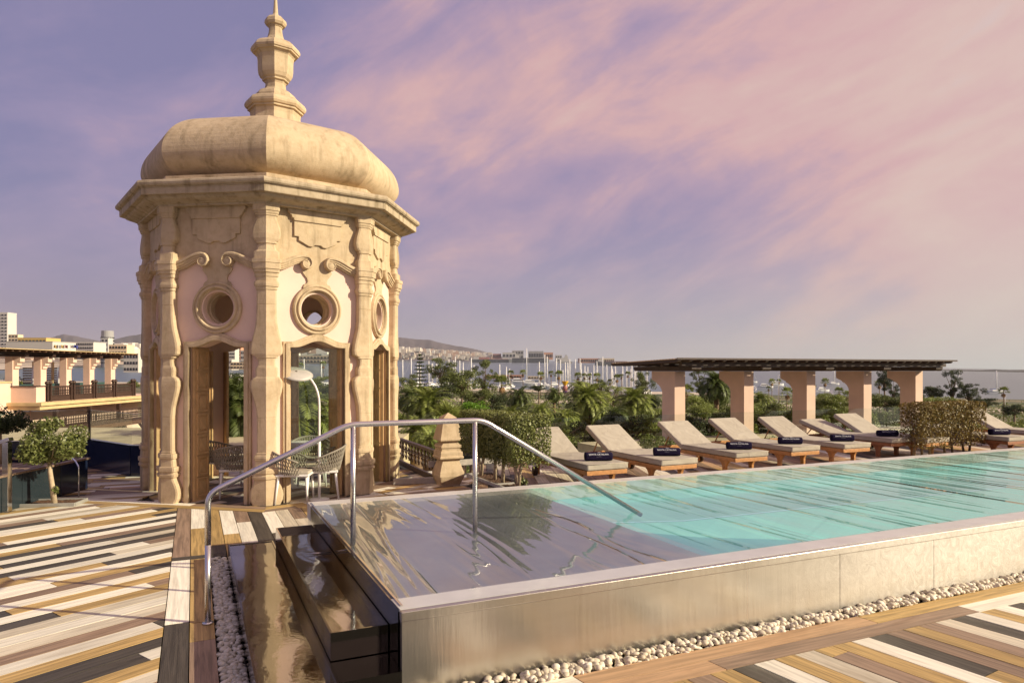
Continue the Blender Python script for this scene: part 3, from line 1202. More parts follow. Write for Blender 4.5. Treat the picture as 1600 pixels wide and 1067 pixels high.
def ribbon(side):
    """scrolled string course from the column to its volute"""
    cl = []
    for i in range(13):
        u = i / 12
        x = .72 - .50 * u
        z = 3.545 + (  .142 * (.5 - .5 * math.cos(PI * max(0, (u - .12)) / .88)))
        cl.append((x, z, .072 - .014 * u))
    for i in range(1, 19):                    # the volute
        a = PI / 2 + i * (2 * PI * 1.15 / 18)
        r = .080 * (1 - i / 18 * .72)
        cl.append((.205 + r * math.cos(a) * 1.0, 3.615 + .072 * .0 + r * math.sin(a), .05 * (1 - i / 18 * .75)))
    m = MB()
    vs, fs = [], []
    n = len(cl)
    prof = ((0, 0, 1), (0, .075, 1), (0, .095, .72), (0, .095, .3), (0, .075, .24), (0, .075, -.2), (0, .06, -.28), (0, .06, -.62), (0, .04, -.7), (0, .035, -1), (0, 0, -1))
    for i, (x, z, h) in enumerate(cl):
        a, b = cl[max(i - 1, 0)], cl[min(i + 1, n - 1)]
        d = Vector((b[0] - a[0], b[1] - a[1])).normalized()
        nn = Vector((d.y, -d.x))
        if i <= 12 and nn.y < 0:
            nn = -nn
        if i > 12:
            nn = Vector((x - .205, z - 3.615))
            nn = nn.normalized() if nn.length > 1e-4 else Vector((0, 1))
        for _, dep, hh in prof:
            vs.append((side * (x + nn.x * h * hh), -dep * (1 if i <= 12 else 1.05), z + nn.y * h * hh))
    k = len(prof)
    for i in range(n - 1):
        for j in range(k - 1):
            fs.append((i * k + j, i * k + j + 1, (i + 1) * k + j + 1, (i + 1) * k + j))
    m.add(vs, fs)
    m.add([(side * (.205 + .055 * math.cos(2 * PI * i / 20)), -.085, 3.612 + .055 * math.sin(2 * PI * i / 20)) for i in range(20)] + [(side * .205, -.10, 3.612)],
          [(i, (i + 1) % 20, 20) for i in range(20)], True)
    return m.fixed('scroll')


for sd in (-1, 1):
    on_faces('scroll', ribbon(sd), STONE, ap=AW + .026)

# moulded door frames
fo = [(-DHW - .085, 0), (-DHW, 0)] + arch_top(DHW, DZ, .10)[::-1] + [(DHW, 0), (DHW + .085, 0)] + arch_top(DHW + .085, DZ + .075, .125)
on_faces('door_frame', plate_mesh('door_frame', fo, (), .045, .008), STONE)
fo2 = [(-DHW - .05, 0), (-DHW - .002, 0)] + arch_top(DHW + .002, DZ + .004, .10)[::-1] + [(DHW + .002, 0), (DHW + .05, 0)] + arch_top(DHW + .05, DZ + .045, .115)
on_faces('frame_bead', plate_mesh('frame_bead', fo2, (), .07, .01), STONE)
# folded panelled leaves in the reveals
leafm = MB().box((0, 0, 1.165), (.036, .40, 2.33)).fixed('door_leaf')
panm = MB()
panm.box((0, -.135, 0), (.03, .03, .30))
panm.box((0, .135, 0), (.03, .03, .30))
panm.box((0, 0, .135), (.03, .24, .03))
panm.box((0, 0, -.135), (.03, .24, .03))
panm.box((0, 0, 0), (.016, .18, .185))
panm = panm.fixed('panel')
for k in range(8):
    a = k * PI / 4 + PI / 8
    n = Vector((math.sin(a), -math.cos(a), 0))
    tg = Vector((math.cos(a), math.sin(a), 0))
    for sd in (-1, 1):
        lf = link('door_leaf', leafm, DOORW, kiosk, n * (AW - THK * .5 - .10) + tg * sd * (DHW - .03), a)
        for j in range(7):
            link('panel', panm, DOORW, lf, (-sd * .02, .01, .20 + j * .325), 0)
# glass doors in the two right-hand openings
for k in (0, 1):
    g = plate_mesh('glass_door', [(-DHW + .05, .01), (DHW - .05, .01), (DHW - .05, 2.33), (-DHW + .05, 2.33)], (), .01)
    on_faces('glass_door', g, GLASS, [k], AW - .10)
# ceiling, cornice, dome, finial
MB().ngon_loft([(1.98, 4.36), (1.98, 4.415)], 8).build('ceiling', STONE_D, kiosk)
MB().ngon_loft([(2.15, 4.42), (2.20, 4.42), (2.205, 4.445), (2.235, 4.45), (2.25, 4.462), (2.31, 4.475), (2.365, 4.495), (2.39, 4.52), (2.395, 4.535), (2.47, 4.537), (2.475, 4.55), (2.475, 4.632), (2.487, 4.636), (2.487, 4.648),
                (2.515, 4.652), (2.535, 4.672), (2.54, 4.70), (2.53, 4.728), (2.505, 4.742), (2.40, 4.752), (2.0, 4.80)], 8).build('cornice', STONE_D, kiosk)
MB().ngon_loft([(2.09, 4.775), (2.09, 4.90), (2.06, 4.905)], 8).build('dome_plinth', STONE, kiosk)
dome = [(1.96, 4.88)]
for i in range(33):
    t_ = i / 32
    a = rad(-62 + t_ * 152)
    z = 5.27 + .36 * math.sin(a) if a < 0 else 5.27 + .75 * math.sin(a)
    r = 1.60 + .555 * math.cos(a) if a < 0 else .92 + 1.235 * math.cos(a) ** .9
    dome.append((max(r, .86), z))
dome += [(.86, 6.04), (.80, 6.05)]
db = MB().ngon_loft(dome, 8)
dm = db.build('dome', STONE, kiosk)
MB().ngon_loft([(.84, 5.98), (.885, 6.03), (.895, 6.07), (.895, 6.11), (.86, 6.14), (.60, 6.17), (.46, 6.20)], 8).build('dome_cap', STONE, kiosk)
MB().ngon_loft([(r_ * 1.09, z_) for r_, z_ in [(.44, 6.17), (.425, 6.24), (.40, 6.32), (.385, 6.42), (.395, 6.50), (.43, 6.505), (.43, 6.54), (.455, 6.545), (.475, 6.58), (.475, 6.62), (.45, 6.67), (.38, 6.71), (.34, 6.72), (.335, 6.76), (.30, 6.82),
                (.22, 6.87), (.20, 6.875), (.165, 6.92), (.155, 7.0), (.175, 7.045), (.205, 7.05), (.205, 7.075), (.235, 7.10), (.262, 7.16), (.272, 7.24), (.275, 7.40), (.285, 7.47), (.32, 7.515), (.355, 7.52), (.36, 7.54),
                (.378, 7.55), (.385, 7.59), (.365, 7.64), (.31, 7.69), (.24, 7.73), (.165, 7.765), (.155, 7.77), (.125, 7.83), (.105, 7.92), (.10, 8.0), (.115, 8.01), (.12, 8.03), (.15, 8.035), (.172, 8.075), (.165, 8.13),
                (.12, 8.18), (.06, 8.215), (.04, 8.25), (.028, 8.42), (.02, 8.60)]], 8).build('finial', STONE, kiosk)


# ---------------------------------------------------------------- furniture in the kiosk
def make_chair(label):
    t = thing('dining_chair', (0, 0, 0), 0, label, 'chair', 'woven chairs round the kiosk table')
    MB().box((0, 0, .43), (.50, .48, .035)).build('seat_frame', WHITE, t, bevel=.008)
    MB().box((0, -.01, .465), (.46, .45, .045)).build('seat_cushion', CUSH, t, bevel=.015)
    for x, y, dx, dy in ((-.21, -.2, -.02, -.02), (.21, -.2, .02, -.02), (-.21, .2, -.03, .05), (.21, .2, .03, .05)):
        MB().tube([(x, y, .43), (x + dx, y + dy, 0)], [.021, .014], 8).build('leg', WHITE, t)
    # rope shell: curved back and arms as crossing strands
    def sh(a, h):
        r = .275 + .075 * h
        top = .82 - .20 * (abs(a) / 2.0) ** 1.6
        return Vector((r * math.sin(a), .0 + r * math.cos(a) * .98 + .02 * h, .44 + (top - .44) * h))
    m = MB()
    N = 30
    for i in range(N + 1):
        for d in (-1, 1):
            a0 = -1.95 + 3.9 * i / N
            pts = []
            for j in range(7):
                h = j / 6
                a = a0 + d * .30 * h
                if abs(a) <= 1.97:
                    pts.append(sh(a, h))
            if len(pts) > 1:
                m.tube(pts, .0075, 5, False)
    m.build('rope_back', ROPE, t)
    MB().tube([sh(-1.95 + 3.9 * i / 24, 1.0) for i in range(25)], .014, 8).build('top_rail', ROPE, t)
    return t


ch = make_chair('woven taupe rope chair seen from behind, farthest left in the kiosk')
spots = [(368, 768, 205, None), (346, 754, 160, None), (503, 771, 285, 'woven rope chair with white legs beside the arc lamp'),
         (462, 778, 95, 'dark woven chair half hidden by the corner column'), (486, 752, 20, 'woven rope chair on the far side of the round table')]
labs = ['woven taupe rope chair seen from behind, nearer of two in the left doorway', 'woven rope chair behind another one, farther left in the left doorway']
for i, (u, v, a, lb) in enumerate(spots):
    o = ch if i == 0 else copy_tree(ch)
    w = at(u, v + 6, 0.0)
    o.location = (w.x, w.y, .0)
    o.rotation_euler = (0, 0, rad(a))
    o['label'] = lb or labs[i]
w = at(455, 760, 0)
tb = thing('round_table', (w.x, w.y, 0), 0, 'round white pedestal table inside the kiosk', 'table')
MB().ngon_loft([(.45, .715), (.47, .722), (.47, .738), (.45, .745)], 40, smooth=False).build('tabletop', WHITE, tb)
MB().ngon_loft([(.26, 0), (.25, .02), (.05, .04), (.035, .10), (.035, .715)], 24, smooth=True).build('pedestal', WHITE, tb)
w = at(499, 781, 0)
lp = thing('arc_lamp', (w.x, w.y, 0), 0, 'white arched floor lamp with round shade behind the kiosk doorway', 'lamp')
MB().ngon_loft([(.15, 0), (.15, .02), (.03, .03)], 28).build('base', WHITE, lp)
pts = [(0, 0, 0), (0, 0, .9), (0, 0, 1.45)] + [(-.30 + .30 * math.cos(a), 0, 1.45 + .48 * math.sin(a)) for a in [rad(x) for x in (12, 25, 38, 52, 66, 80)]]
MB().tube(pts, .017, 12).build('stem', WHITE, lp)
MB().tube([(0, 0, .0), (0, 0, .95)], .022, 12).build('sleeve', WHITE, lp)
sh_ = MB().ngon_loft([(.02, .045), (.11, .04), (.21, .025), (.26, 0), (.25, -.005), (.2, .012), (.08, .025)], 32, smooth=True, cap=False).build('shade', mat_plain('glass_dimmed_lamp_shade', (.45, .42, .39), .5), lp, loc=(-.36, 0, 1.93))  # dimming by the door glass is painted into this grey
sh_.rotation_euler = (rad(20), rad(14), 0)

# ---------------------------------------------------------------- sun loungers and towels
def make_lounger(back_deg, teak, kid):
    """foot end at local y=0 towards the pool, head at +y; origin on the deck"""
    t = thing('sun_lounger', (0, 0, 0), 0, 'x', 'sun lounger', 'sun loungers along the pool')
    W, SL_, BL = .64, 1.33, .74
    zt = .215
    MB().box((0, .012, zt + .03), (W, .024, .06)).build('foot_rail', teak, t, bevel=.003)
    for sx in (-1, 1):
        MB().box((sx * (W / 2 - .014), 1.0, zt + .03), (.026, 1.95, .06)).build('side_rail', teak, t, bevel=.003)
    MB().box((0, 1.975, zt + .03), (W, .024, .06)).build('head_rail', teak, t, bevel=.003)
    slm = MB().box((0, 0, 0), (W - .06, .07, .014)).fixed('slat')
    for j in range(14):
        link('slat', slm, teak, t, (0, .10 + j * .092, zt + .055), 0)
    for sx in (-1, 1):
        m = MB()
        prof = [(-.035, 0), (.035, 0), (.04, .12), (.065, .17), (.12, .212), (-.12, .212), (-.065, .17), (-.04, .12)]
        vs = [(sx * (W / 2 - .055) + d, .30 + a, b) for d in (-.02, .02) for a, b in prof]
        n = len(prof)
        m.add(vs, [tuple(range(n - 1, -1, -1)), tuple(range(n, 2 * n))] + [(i, (i + 1) % n, n + (i + 1) % n, n + i) for i in range(n)])
        m.build('leg', teak, t)
        MB().box((sx * (W / 2 - .07), 1.60, .12), (.04, .06, .20)).build('rear_leg', teak, t)
        wv = []
        wh = MB()
        wh.tube([(sx * (W / 2 - .02) - .02, 1.60, .075), (sx * (W / 2 - .02) + .02, 1.60, .075)], .075, 20)
        wh.build('wheel', DARKW, t)
    a = rad(back_deg)
    by, bz = 1.33, zt + .055
    fr = MB()
    for sx in (-1, 1):
        m = Vector((sx * (W / 2 - .05), by + BL / 2 * math.cos(a), bz + BL / 2 * math.sin(a)))
        fr.box(m, (.03, BL, .03), rx=a)
    fr.build('back_frame', teak, t)
    st = MB()
    top = Vector((0, by + BL * .72 * math.cos(a), bz + BL * .72 * math.sin(a)))
    for sx in (-1, 1):
        st.tube([top + Vector((sx * .2, 0, 0)), Vector((sx * .2, by + BL * .72 * math.cos(a) + .17, zt + .03))], .011, 6)
    st.build('back_prop', teak, t)
    # cushion: one thick pad bent at the hip
    th = .085
    cs = MB()
    cs.box((0, by / 2 - .01, bz + .012 + th / 2), (W + .01, by + .02, th))
    cu = cs.build('seat_cushion', CUSH, t, bevel=.018)
    nrm = Vector((0, -math.sin(a), math.cos(a)))
    c = Vector((0, by + .02 + BL / 2 * math.cos(a), bz + .018 + BL / 2 * math.sin(a))) + nrm * th / 2
    bc = MB().box(c, (W + .01, BL + .06, th), rx=a).build('back_cushion', CUSH, t, bevel=.018)
    x = W / 2 + .004
    pz = bz + .012 + th
    MB().tube([(-x, .0, pz - .006), (-x, by - .03, pz - .006)], .005, 5).build('piping', CUSH, cu)
    MB().tube([(x, .0, pz - .006), (x, by - .03, pz - .006)], .005, 5).build('piping', CUSH, cu)
    MB().tube([(-x, -.018, pz - .006), (x, -.018, pz - .006)], .005, 5).build('piping', CUSH, cu)
    return t


def make_towel():
    t = thing('rolled_towel', (0, 0, 0), 0, 'x', 'towel', 'rolled towels on the loungers')
    m = MB()
    n = 28
    prof = []
    for i in range(n):
        a = 2 * PI * i / n
        e = 3.0
        x = .072 * math.copysign(abs(math.cos(a)) ** (2 / e), math.cos(a))
        z = .058 * math.copysign(abs(math.sin(a)) ** (2 / e), math.sin(a)) + .06
        prof.append((x, z))
    L = .19
    vs = []
    xs = [(-L, .90), (-L + .006, .97), (-L + .02, 1.0), (0, 1.01), (L - .02, 1.0), (L - .006, .97), (L, .90)]
    for x, k in xs:
        vs += [(x, y * k, (z - .06) * k + .06) for y, z in prof]
    fs = []
    for j in range(len(xs) - 1):
        fs += [(j * n + i, j * n + (i + 1) % n, (j + 1) * n + (i + 1) % n, (j + 1) * n + i) for i in range(n)]
    fs += [tuple(range(n - 1, -1, -1)), tuple(range((len(xs) - 1) * n, len(xs) * n))]
    m.add(vs, fs, True)
    b = m.build('roll', TOWEL, t)
    spiral = MB()
    for sx in (-1, 1):
        pts = [(sx * (L + .001), .052 * (1 - j / 34) * math.cos(j * .6), .06 + .042 * (1 - j / 34) * math.sin(j * .6)) for j in range(32)]
        spiral.tube(pts, .0035, 5)
    spiral.build('fold', TOWEL, t)
    fm = MB()
    fm.box((0, -.0725, .028), (2 * L * .97, .004, .006))
    fm.build('hem', TOWEL, t)

    def put(txt, size, z, y, tilt):
        me = text_mesh('lettering', txt, size)
        o = link('lettering', me, PRINT, t, (-.01, y, z))
        o.rotation_euler = (rad(tilt), 0, 0)
    put('SANTA CATALINA', .034, .094, -.0715, 62)
    put('-  -- - --- -', .018, .066, -.0750, 85)
    lg = MB()
    for sx in (-1, 1):
        for r in (.010, .006):
            lg.tube([(sx * .010 + r * math.cos(a * PI / 8), -.040 + r * math.sin(a * PI / 8) * .8, .1195 - r * 0) for a in range(17)], .0013, 4, False)
    lg.build('emblem', PRINT, t)
    return t


protoA = make_lounger(27, TEAK, 0)
protoB = make_lounger(17, TEAK_D, 0)
towel = make_towel()
LZ = ZD + .215 + .055 + .012 + .085
# photo pixels of each lounger's near-left cushion corner
feet = [(930, 729, 'A', 0, .30), (1036, 719, 'A', 0, .35), (1149, 707, 'A', 0, .33), (1236, 698, 'A', 0, .34), (1318, 693.5, 'A', 0, .34),
        (1391, 685, 'B', 2, .33), (1447, 685, 'A', 0, .30), (1580, 683, 'B', 0, .34), (1668, 677, 'A', 0, .3)]
names = ['leftmost taupe sun lounger, beside the clipped shrubs', 'second sun lounger from the clipped shrubs', 'third sun lounger from the clipped shrubs',
         'fourth sun lounger from the clipped shrubs', 'fifth sun lounger from the clipped shrubs', 'darker teak sun lounger with lowered back before the fourth pillar',
         'sun lounger with shadowed cushion tucked against the brown hedge', 'sun lounger just right of the brown hedge', 'raised sun lounger at the right edge of the picture']
usedA = usedB = False
for i, ((u, v, kind, rot, tq), lb) in enumerate(zip(feet, names)):
    w = at(u, v, LZ)
    p, q = to_pq(w)
    pr_ = protoA if kind == 'A' else protoB
    if (kind == 'A' and not usedA) or (kind == 'B' and not usedB):
        o = pr_
        usedA, usedB = usedA or kind == 'A', usedB or kind == 'B'
    else:
        o = copy_tree(pr_)
    q = max(q, 3.95)
    c = pq(p + .325, q, ZD)
    o.location = c
    o.rotation_euler = (0, 0, AP + rad(rot + [0, .8, -1.0, .5, -.6, 0, 1.0, -.8, .6][i]))
    o['label'] = lb
    if i == 8:
        continue
    tw = towel if i == 0 else copy_tree(towel)
    tp = pq(p + .325 + random.uniform(-.02, .02) + (.03 if i < 6 else -.02), q + tq, LZ - .001)
    tw.location = tp
    tw.rotation_euler = (0, 0, rad([6, -2, -3, -2, -3, 6, 2, 6][i]))
    tw['label'] = 'rolled navy towel with white lettering on the ' + ['leftmost lounger', 'second lounger from the left', 'third lounger from the left', 'fourth lounger from the left', 'fifth lounger from the left',
                                                                    'darker teak lounger', 'lounger by the brown hedge', 'lounger right of the brown hedge'][i]

# ---------------------------------------------------------------- foliage builders
def leaf_mesh(name, pts, nrm, size, aspect=.45, jitter=.8, folded=False):
    """one small pointed leaf (two triangles) per point"""
    n = len(pts)
    pts = np.asarray(pts)
    nr = np.asarray(nrm) + RNG.normal(0, jitter, (n, 3))
    nr /= np.linalg.norm(nr, axis=1)[:, None] + 1e-9
    t = RNG.normal(0, 1, (n, 3))
    t -= nr * (t * nr).sum(1)[:, None]
    t /= np.linalg.norm(t, axis=1)[:, None] + 1e-9
    b = np.cross(nr, t)
    s = (size * RNG.uniform(.6, 1.3, n))[:, None]
    V = np.empty((n, 4, 3))
    V[:, 0] = pts - t * s * .5
    V[:, 1] = pts + b * s * .5 * aspect + t * s * .05
    V[:, 2] = pts + t * s * .5
    V[:, 3] = pts - b * s * .5 * aspect + t * s * .05
    me = bpy.data.meshes.new(name)
    me.vertices.add(4 * n)
    me.vertices.foreach_set('co', V.reshape(-1))
    me.loops.add(4 * n)
    me.polygons.add(n)
    me.loops.foreach_set('vertex_index', np.arange(4 * n, dtype=np.int32))
    me.polygons.foreach_set('loop_start', np.arange(0, 4 * n, 4, dtype=np.int32))
    me.polygons.foreach_set('loop_total', np.full(n, 4, np.int32))
    me.update(calc_edges=True)
    me.validate()
    return me


def rbox_points(n, size, power=4.0, shell=.6, lump=.0):
    """points in a rounded box, most near its skin; returns points and outward normals"""
    d = RNG.normal(0, 1, (n, 3))
    d /= np.linalg.norm(d, axis=1)[:, None]
    r = 1.0 / (np.abs(d) ** power).sum(1) ** (1 / power)
    k = 1 - (1 - shell) * RNG.random(n) ** 1.5
    if lump:
        k = k * (1 + lump * np.sin(d @ np.array([5.1, 2.3, 3.7]) * 2 + 1) * np.sin(d @ np.array([-2.7, 6.1, 4.3]) + 2))
    p = d * (r * k)[:, None]
    return p * np.asarray(size), d


def box_points(n, size, depth=.28):
    """points crowding the skin of a clipped box with slightly rounded, uneven faces"""
    s = np.asarray(size)
    u = RNG.uniform(-1, 1, (n, 3))
    ar = np.array([s[1] * s[2], s[0] * s[2], s[0] * s[1]])
    ax = RNG.choice(3, n, p=ar / ar.sum())
    sg = RNG.choice([-1.0, 1.0], n)
    k = 1 - depth * RNG.random(n) ** 1.3
    u[np.arange(n), ax] = sg * k
    d = np.zeros((n, 3))
    d[np.arange(n), ax] = sg
    m = np.sort(np.abs(u), axis=1)
    f = 1 - .10 * np.clip((m[:, 1] - .78) / .22, 0, 1) ** 2
    p = u * f[:, None] * s
    p *= 1 + .035 * np.sin(p @ np.array([13., 5., 9.]))[:, None] * np.sin(p @ np.array([-6., 14., 8.]))[:, None]
    return p, d + u * .35


def clump_points(n, centers, radii, flat=.7, shell=.35):
    idx = RNG.choice(len(centers), n, p=np.asarray(radii) ** 2 / (np.asarray(radii) ** 2).sum())
    d = RNG.normal(0, 1, (n, 3))
    d /= np.linalg.norm(d, axis=1)[:, None]
    k = (shell + (1 - shell) * RNG.random(n) ** .5)
    rr = np.asarray(radii)[idx] * k
    p = d * rr[:, None]
    p[:, 2] *= flat
    return np.asarray(centers)[idx] + p, d


OLIVE = mat_leaf('olive_leaf', (.075, .098, .022), (.29, .30, .085), .45, .18, 4)
OLIVE_D = mat_leaf('dark_olive_leaf', (.022, .04, .016), (.06, .085, .03), .5, .15, 4)
FIG = mat_leaf('glossy_leaf', (.05, .075, .016), (.20, .215, .065), .38, .2, 5)
BROWNH = mat_leaf('bronze_leaf', (.10, .055, .018), (.30, .22, .05), .5, .25, 5)
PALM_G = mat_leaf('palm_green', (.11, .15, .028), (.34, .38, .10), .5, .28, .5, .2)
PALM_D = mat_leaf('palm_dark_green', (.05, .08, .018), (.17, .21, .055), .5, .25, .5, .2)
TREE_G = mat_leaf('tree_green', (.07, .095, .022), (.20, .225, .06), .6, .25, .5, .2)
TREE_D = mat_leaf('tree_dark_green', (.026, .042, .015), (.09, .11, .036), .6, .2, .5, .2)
BRIGHT = mat_leaf('bright_green', (.06, .16, .008), (.20, .36, .02), .5, .3, .8, .05)
ORANGE = mat_plain('date_orange', (.65, .22, .02), .5, var=.3, scale=20)

# ---------------------------------------------------------------- clipped shrubs in a planter behind the pool
bed = thing('planter_bed', pq(2.90, 5.2, ZD), AP, 'long soil bed with pale rim behind the pool edge', 'planter')
KERB = mat_plain('grey_kerb_stone', (.40, .37, .33), .8, var=.15, scale=12, bump=.1)
for x in (-.20, .20):
    MB().box((x, 0, .012), (.03, 1.50, .06)).build('rim', KERB, bed)
for y in (-.735, -.33, .735):
    MB().box((0, y, .012), (.37, .03, .058)).build('rim', KERB, bed)
so_ = MB()
g = 14
vs = [(-.185 + .37 * i / g, -.72 + 1.44 * j / 40, .012 + .014 * RNG.random()) for j in range(41) for i in range(g + 1)]
so_.add(vs, [(j * (g + 1) + i, j * (g + 1) + i + 1, (j + 1) * (g + 1) + i + 1, (j + 1) * (g + 1) + i) for j in range(40) for i in range(g)])
so_.build('soil', SOIL, bed, fix=False)
shrub_px = [(752, 737, 'rear'), (784, 752, 'second'), (805, 752, 'third'), (826, 759, 'front')]
sz = [(.30, .34, .29), (.31, .30, .29), (.32, .30, .30), (.33, .32, .31)]
qs_ = [5.78, 5.36, 4.96, 4.55]
for i, (u, v, wd) in enumerate(shrub_px):
    p_, q_ = 2.86 + .05 * (i % 2), qs_[i]
    t = thing('clipped_shrub', pq(p_, q_, ZD + .02), AP, 'x', 'shrub', 'box-clipped shrubs in the planter')
    t['label'] = ['rearmost of the four clipped shrubs behind the pool edge', 'clipped shrub second from the back in the pool planter', 'clipped shrub second from the front in the pool planter',
                  'front clipped shrub nearest the sun loungers, its twin stems splayed'][i]
    forks = [(-.10, .04, .52), (.09, -.03, .55)] if i in (0, 3) else [(.02, .0, .55)]
    for fx, fy, fz in forks:
        MB().tube([(0, 0, 0), (fx * .25, fy * .3, .2), (fx, fy, fz), (fx * 1.6, fy * 2, .72)], [.030, .026, .02, .012], 8).build('stem', BARK, t)
    n = 11000
    pts, nr = box_points(n, sz[i], .5)
    # clipped flat on top, ragged underneath
    pts[:, 2] = np.where(pts[:, 2] < 0, pts[:, 2] * (1.0 + .35 * RNG.random(n)), pts[:, 2])
    pts += np.array([.05, 0, .70])
    keep = RNG.random(n) > .25 * (pts[:, 2] < .5)
    me = leaf_mesh('foliage', pts[keep], nr[keep], .036, .55, .6)
    link('foliage', me, OLIVE, t)
    tw = MB()
    for k in range(26):
        e = pts[int(RNG.integers(n))] * .85 + np.array([0, 0, .08])
        tw.tube([(0.02, 0, .5), tuple((np.array([0, 0, .55]) + e) / 2), tuple(e)], [.008, .005, .003], 5)
    tw.build('twigs', BARK, t)
o = thing('seedling', pq(2.98, 4.62, ZD + .02), 0, 'small glossy green sprout at the foot of the front shrub', 'plant')
pts, nr = rbox_points(160, (.10, .08, .06), 2, .3)
link('leaves', leaf_mesh('leaves', pts + np.array([0, 0, .07]), nr, .05, .5, .6), FIG, o)
MB().tube([(0, 0, 0), (0, 0, .08)], .006, 6).build('stem', BARK, o)

# brown hedge between the loungers
hb = at(1478, 700, ZD + .05)
p_, q_ = to_pq(hb)
hd = thing('hedge', pq(11.85, 4.55, ZD), AP, 'tall bronze-leaved hedge with bare stems between the loungers', 'hedge')
n = 17000
pts, nr = box_points(n, (.98, .24, .43), .8)
pts += np.array([0, 0, .60])
low_ = np.clip((pts[:, 2] - .12) / .62, 0, 1)
keep = RNG.random(n) < (.20 + .80 * low_ ** 1.1)
link('foliage', leaf_mesh('foliage', pts[keep], nr[keep], .044, .55, .9), BROWNH, hd)
for k in range(7):
    x = -.84 + k * .28 + random.uniform(-.05, .05)
    MB().tube([(x, random.uniform(-.1, .1), 0), (x + random.uniform(-.05, .05), 0, .35), (x + random.uniform(-.12, .12), 0, .8)], [.024, .02, .01], 7).build('stem', BARKD, hd)
tw = MB()
for k in range(110):
    x = random.uniform(-.88, .88)
    a = random.uniform(-.9, .9)
    z = random.uniform(.12, .6)
    y = random.uniform(-.2, .2)
    tw.tube([(x, y * .3, z), (x + .13 * math.sin(a), y * .7, z + .12), (x + .26 * math.sin(a) + random.uniform(-.05, .05), y, z + .26)], [.007, .005, .003], 5)
tw.build('twigs', BARKD, hd)

# ---------------------------------------------------------------- glass fence behind the loungers
def glass_run(name, a, b, z0, z1, n, label, mat=GLASSG, cap=False):
    a, b = Vector(a), Vector(b)
    t = thing(name, (a.x, a.y, 0), math.atan2(b.y - a.y, b.x - a.x), label, 'glass fence')
    L = (b - a).length
    for i in range(n):
        x0, x1 = L * i / n + .008, L * (i + 1) / n - .008
        MB().box(((x0 + x1) / 2, 0, (z0 + z1) / 2), (x1 - x0, .014, z1 - z0)).build('pane', mat, t)
        if cap:
            MB().box(((x0 + x1) / 2, 0, z1 + .005), (x1 - x0, .018, .009)).build('edge', CHROME, t)
    MB().box((L / 2, 0, z0 - .04), (L, .05, .10)).build('channel', KERB, t)
    return t


glass_run('glass_fence', pq(2.6, 7.6), pq(17.2, 7.6), ZD + .02, 1.07, 10, 'clear glass fence behind the sun loungers')
# ledge roof beyond the fence
LEDGE = mat_plain('sun_bleached_roof', (.48, .41, .25), .9, var=.2, scale=1.5, bump=.05)
lb_ = MB()
lb_.prism([pq2(1.6, 7.78), pq2(10.2, 7.78), pq2(10.2, 9.6), pq2(1.6, 9.6)], -14.5, -.30)
lb_.prism([pq2(9.0, 12.0), pq2(27, 12.0), pq2(27, 13.5), pq2(9.0, 13.5)], -14.5, -.12)
tag(lb_.build('ledge_roof', LEDGE), kind='structure')

# ---------------------------------------------------------------- stone gate post and timber balustrade
w = at(700, 757, 0)
gp = thing('stone_post', (w.x, w.y, 0), AP, 'squat carved stone post with pyramid top beside the dark balustrade', 'post')


def sq(prof, name, mat, parent):
    m = MB()
    m.ngon_loft([(r * math.sqrt(2), z) for r, z in prof], 4, PI / 4)
    return m.build(name, mat, parent, bevel=.006)


sq([(.16, -.02), (.165, .03), (.20, .10), (.222, .17), (.215, .24), (.185, .33), (.16, .40), (.15, .43), (.165, .435), (.175, .46)], 'base', STONE, gp)
sq([(.20, .46), (.215, .475), (.215, .50), (.20, .515), (.20, .57), (.19, .60), (.175, .605), (.175, .64), (.19, .66), (.185, .69), (.14, .73), (.13, .76), (.15, .775)], 'block', STONE, gp)
sq([(.20, .775), (.205, .80), (.12, 1.17), (.0, 1.25)], 'cap', STONE, gp)
a = Vector((-1.30, 12.25, 0))
b = Vector((-2.35, 14.6, 0))
bl = thing('timber_balustrade', (b.x, b.y, 0), math.atan2(a.y - b.y, a.x - b.x), 'dark carved timber balustrade between the kiosk and stone post', 'balustrade')
L = (a - b).length
zr = .54
MB().box((L / 2, 0, zr), (L, .09, .05)).build('top_rail', DARKW, bl)
MB().box((L / 2, 0, .06), (L, .05, .10)).build('bottom_rail', DARKW, bl)
MB().box((L / 2, 0, .37), (L, .03, .022)).build('middle_rail', DARKW, bl)
spm = MB().ngon_loft([(.018, .18), (.018, .21), (.034, .24), (.018, .27), (.016, .30), (.036, .33), (.018, .36), (.018, .385), (.036, .41), (.016, .44), (.018, .47), (.034, .50), (.018, .53), (.018, .56)], 6, smooth=True).fixed('spindle')
nsp = int(L / .20)
for i in range(nsp):
    link('spindle', spm, DARKW, bl, (.06 + i * (L - .1) / max(1, nsp - 1), 0, 0))
a2 = at(632, 757, 0)
o = MB().box((0, 0, .05), (1.0, .10, .10)).build('kerb', KERB, None, tuple((at(632, 758, 0) + at(684, 755, 0)) / 2 + Vector((0, .1, 0))), rad(14), bevel=.005)
tag(o, 'low pale kerb stone between the kiosk and stone post', 'kerb')
# low panel wall behind the shrubs
a, b = at(700, 740, 0.0) + Vector((.2, 1.5, 0)), pq(5.2, 7.72)
o = thing('panel_wall', (a.x, a.y, 0), math.atan2(b.y - a.y, b.x - a.x), 'low slate grey panel wall behind the clipped shrubs', 'wall')
L = (b - a).length
for i in range(3):
    MB().box((L * (i + .5) / 3, 0, .27), (L / 3 - .01, .05, .56)).build('panel', SLATE, o)
MB().box((L / 2, 0, .56), (L, .08, .03)).build('cap', KERB, o)

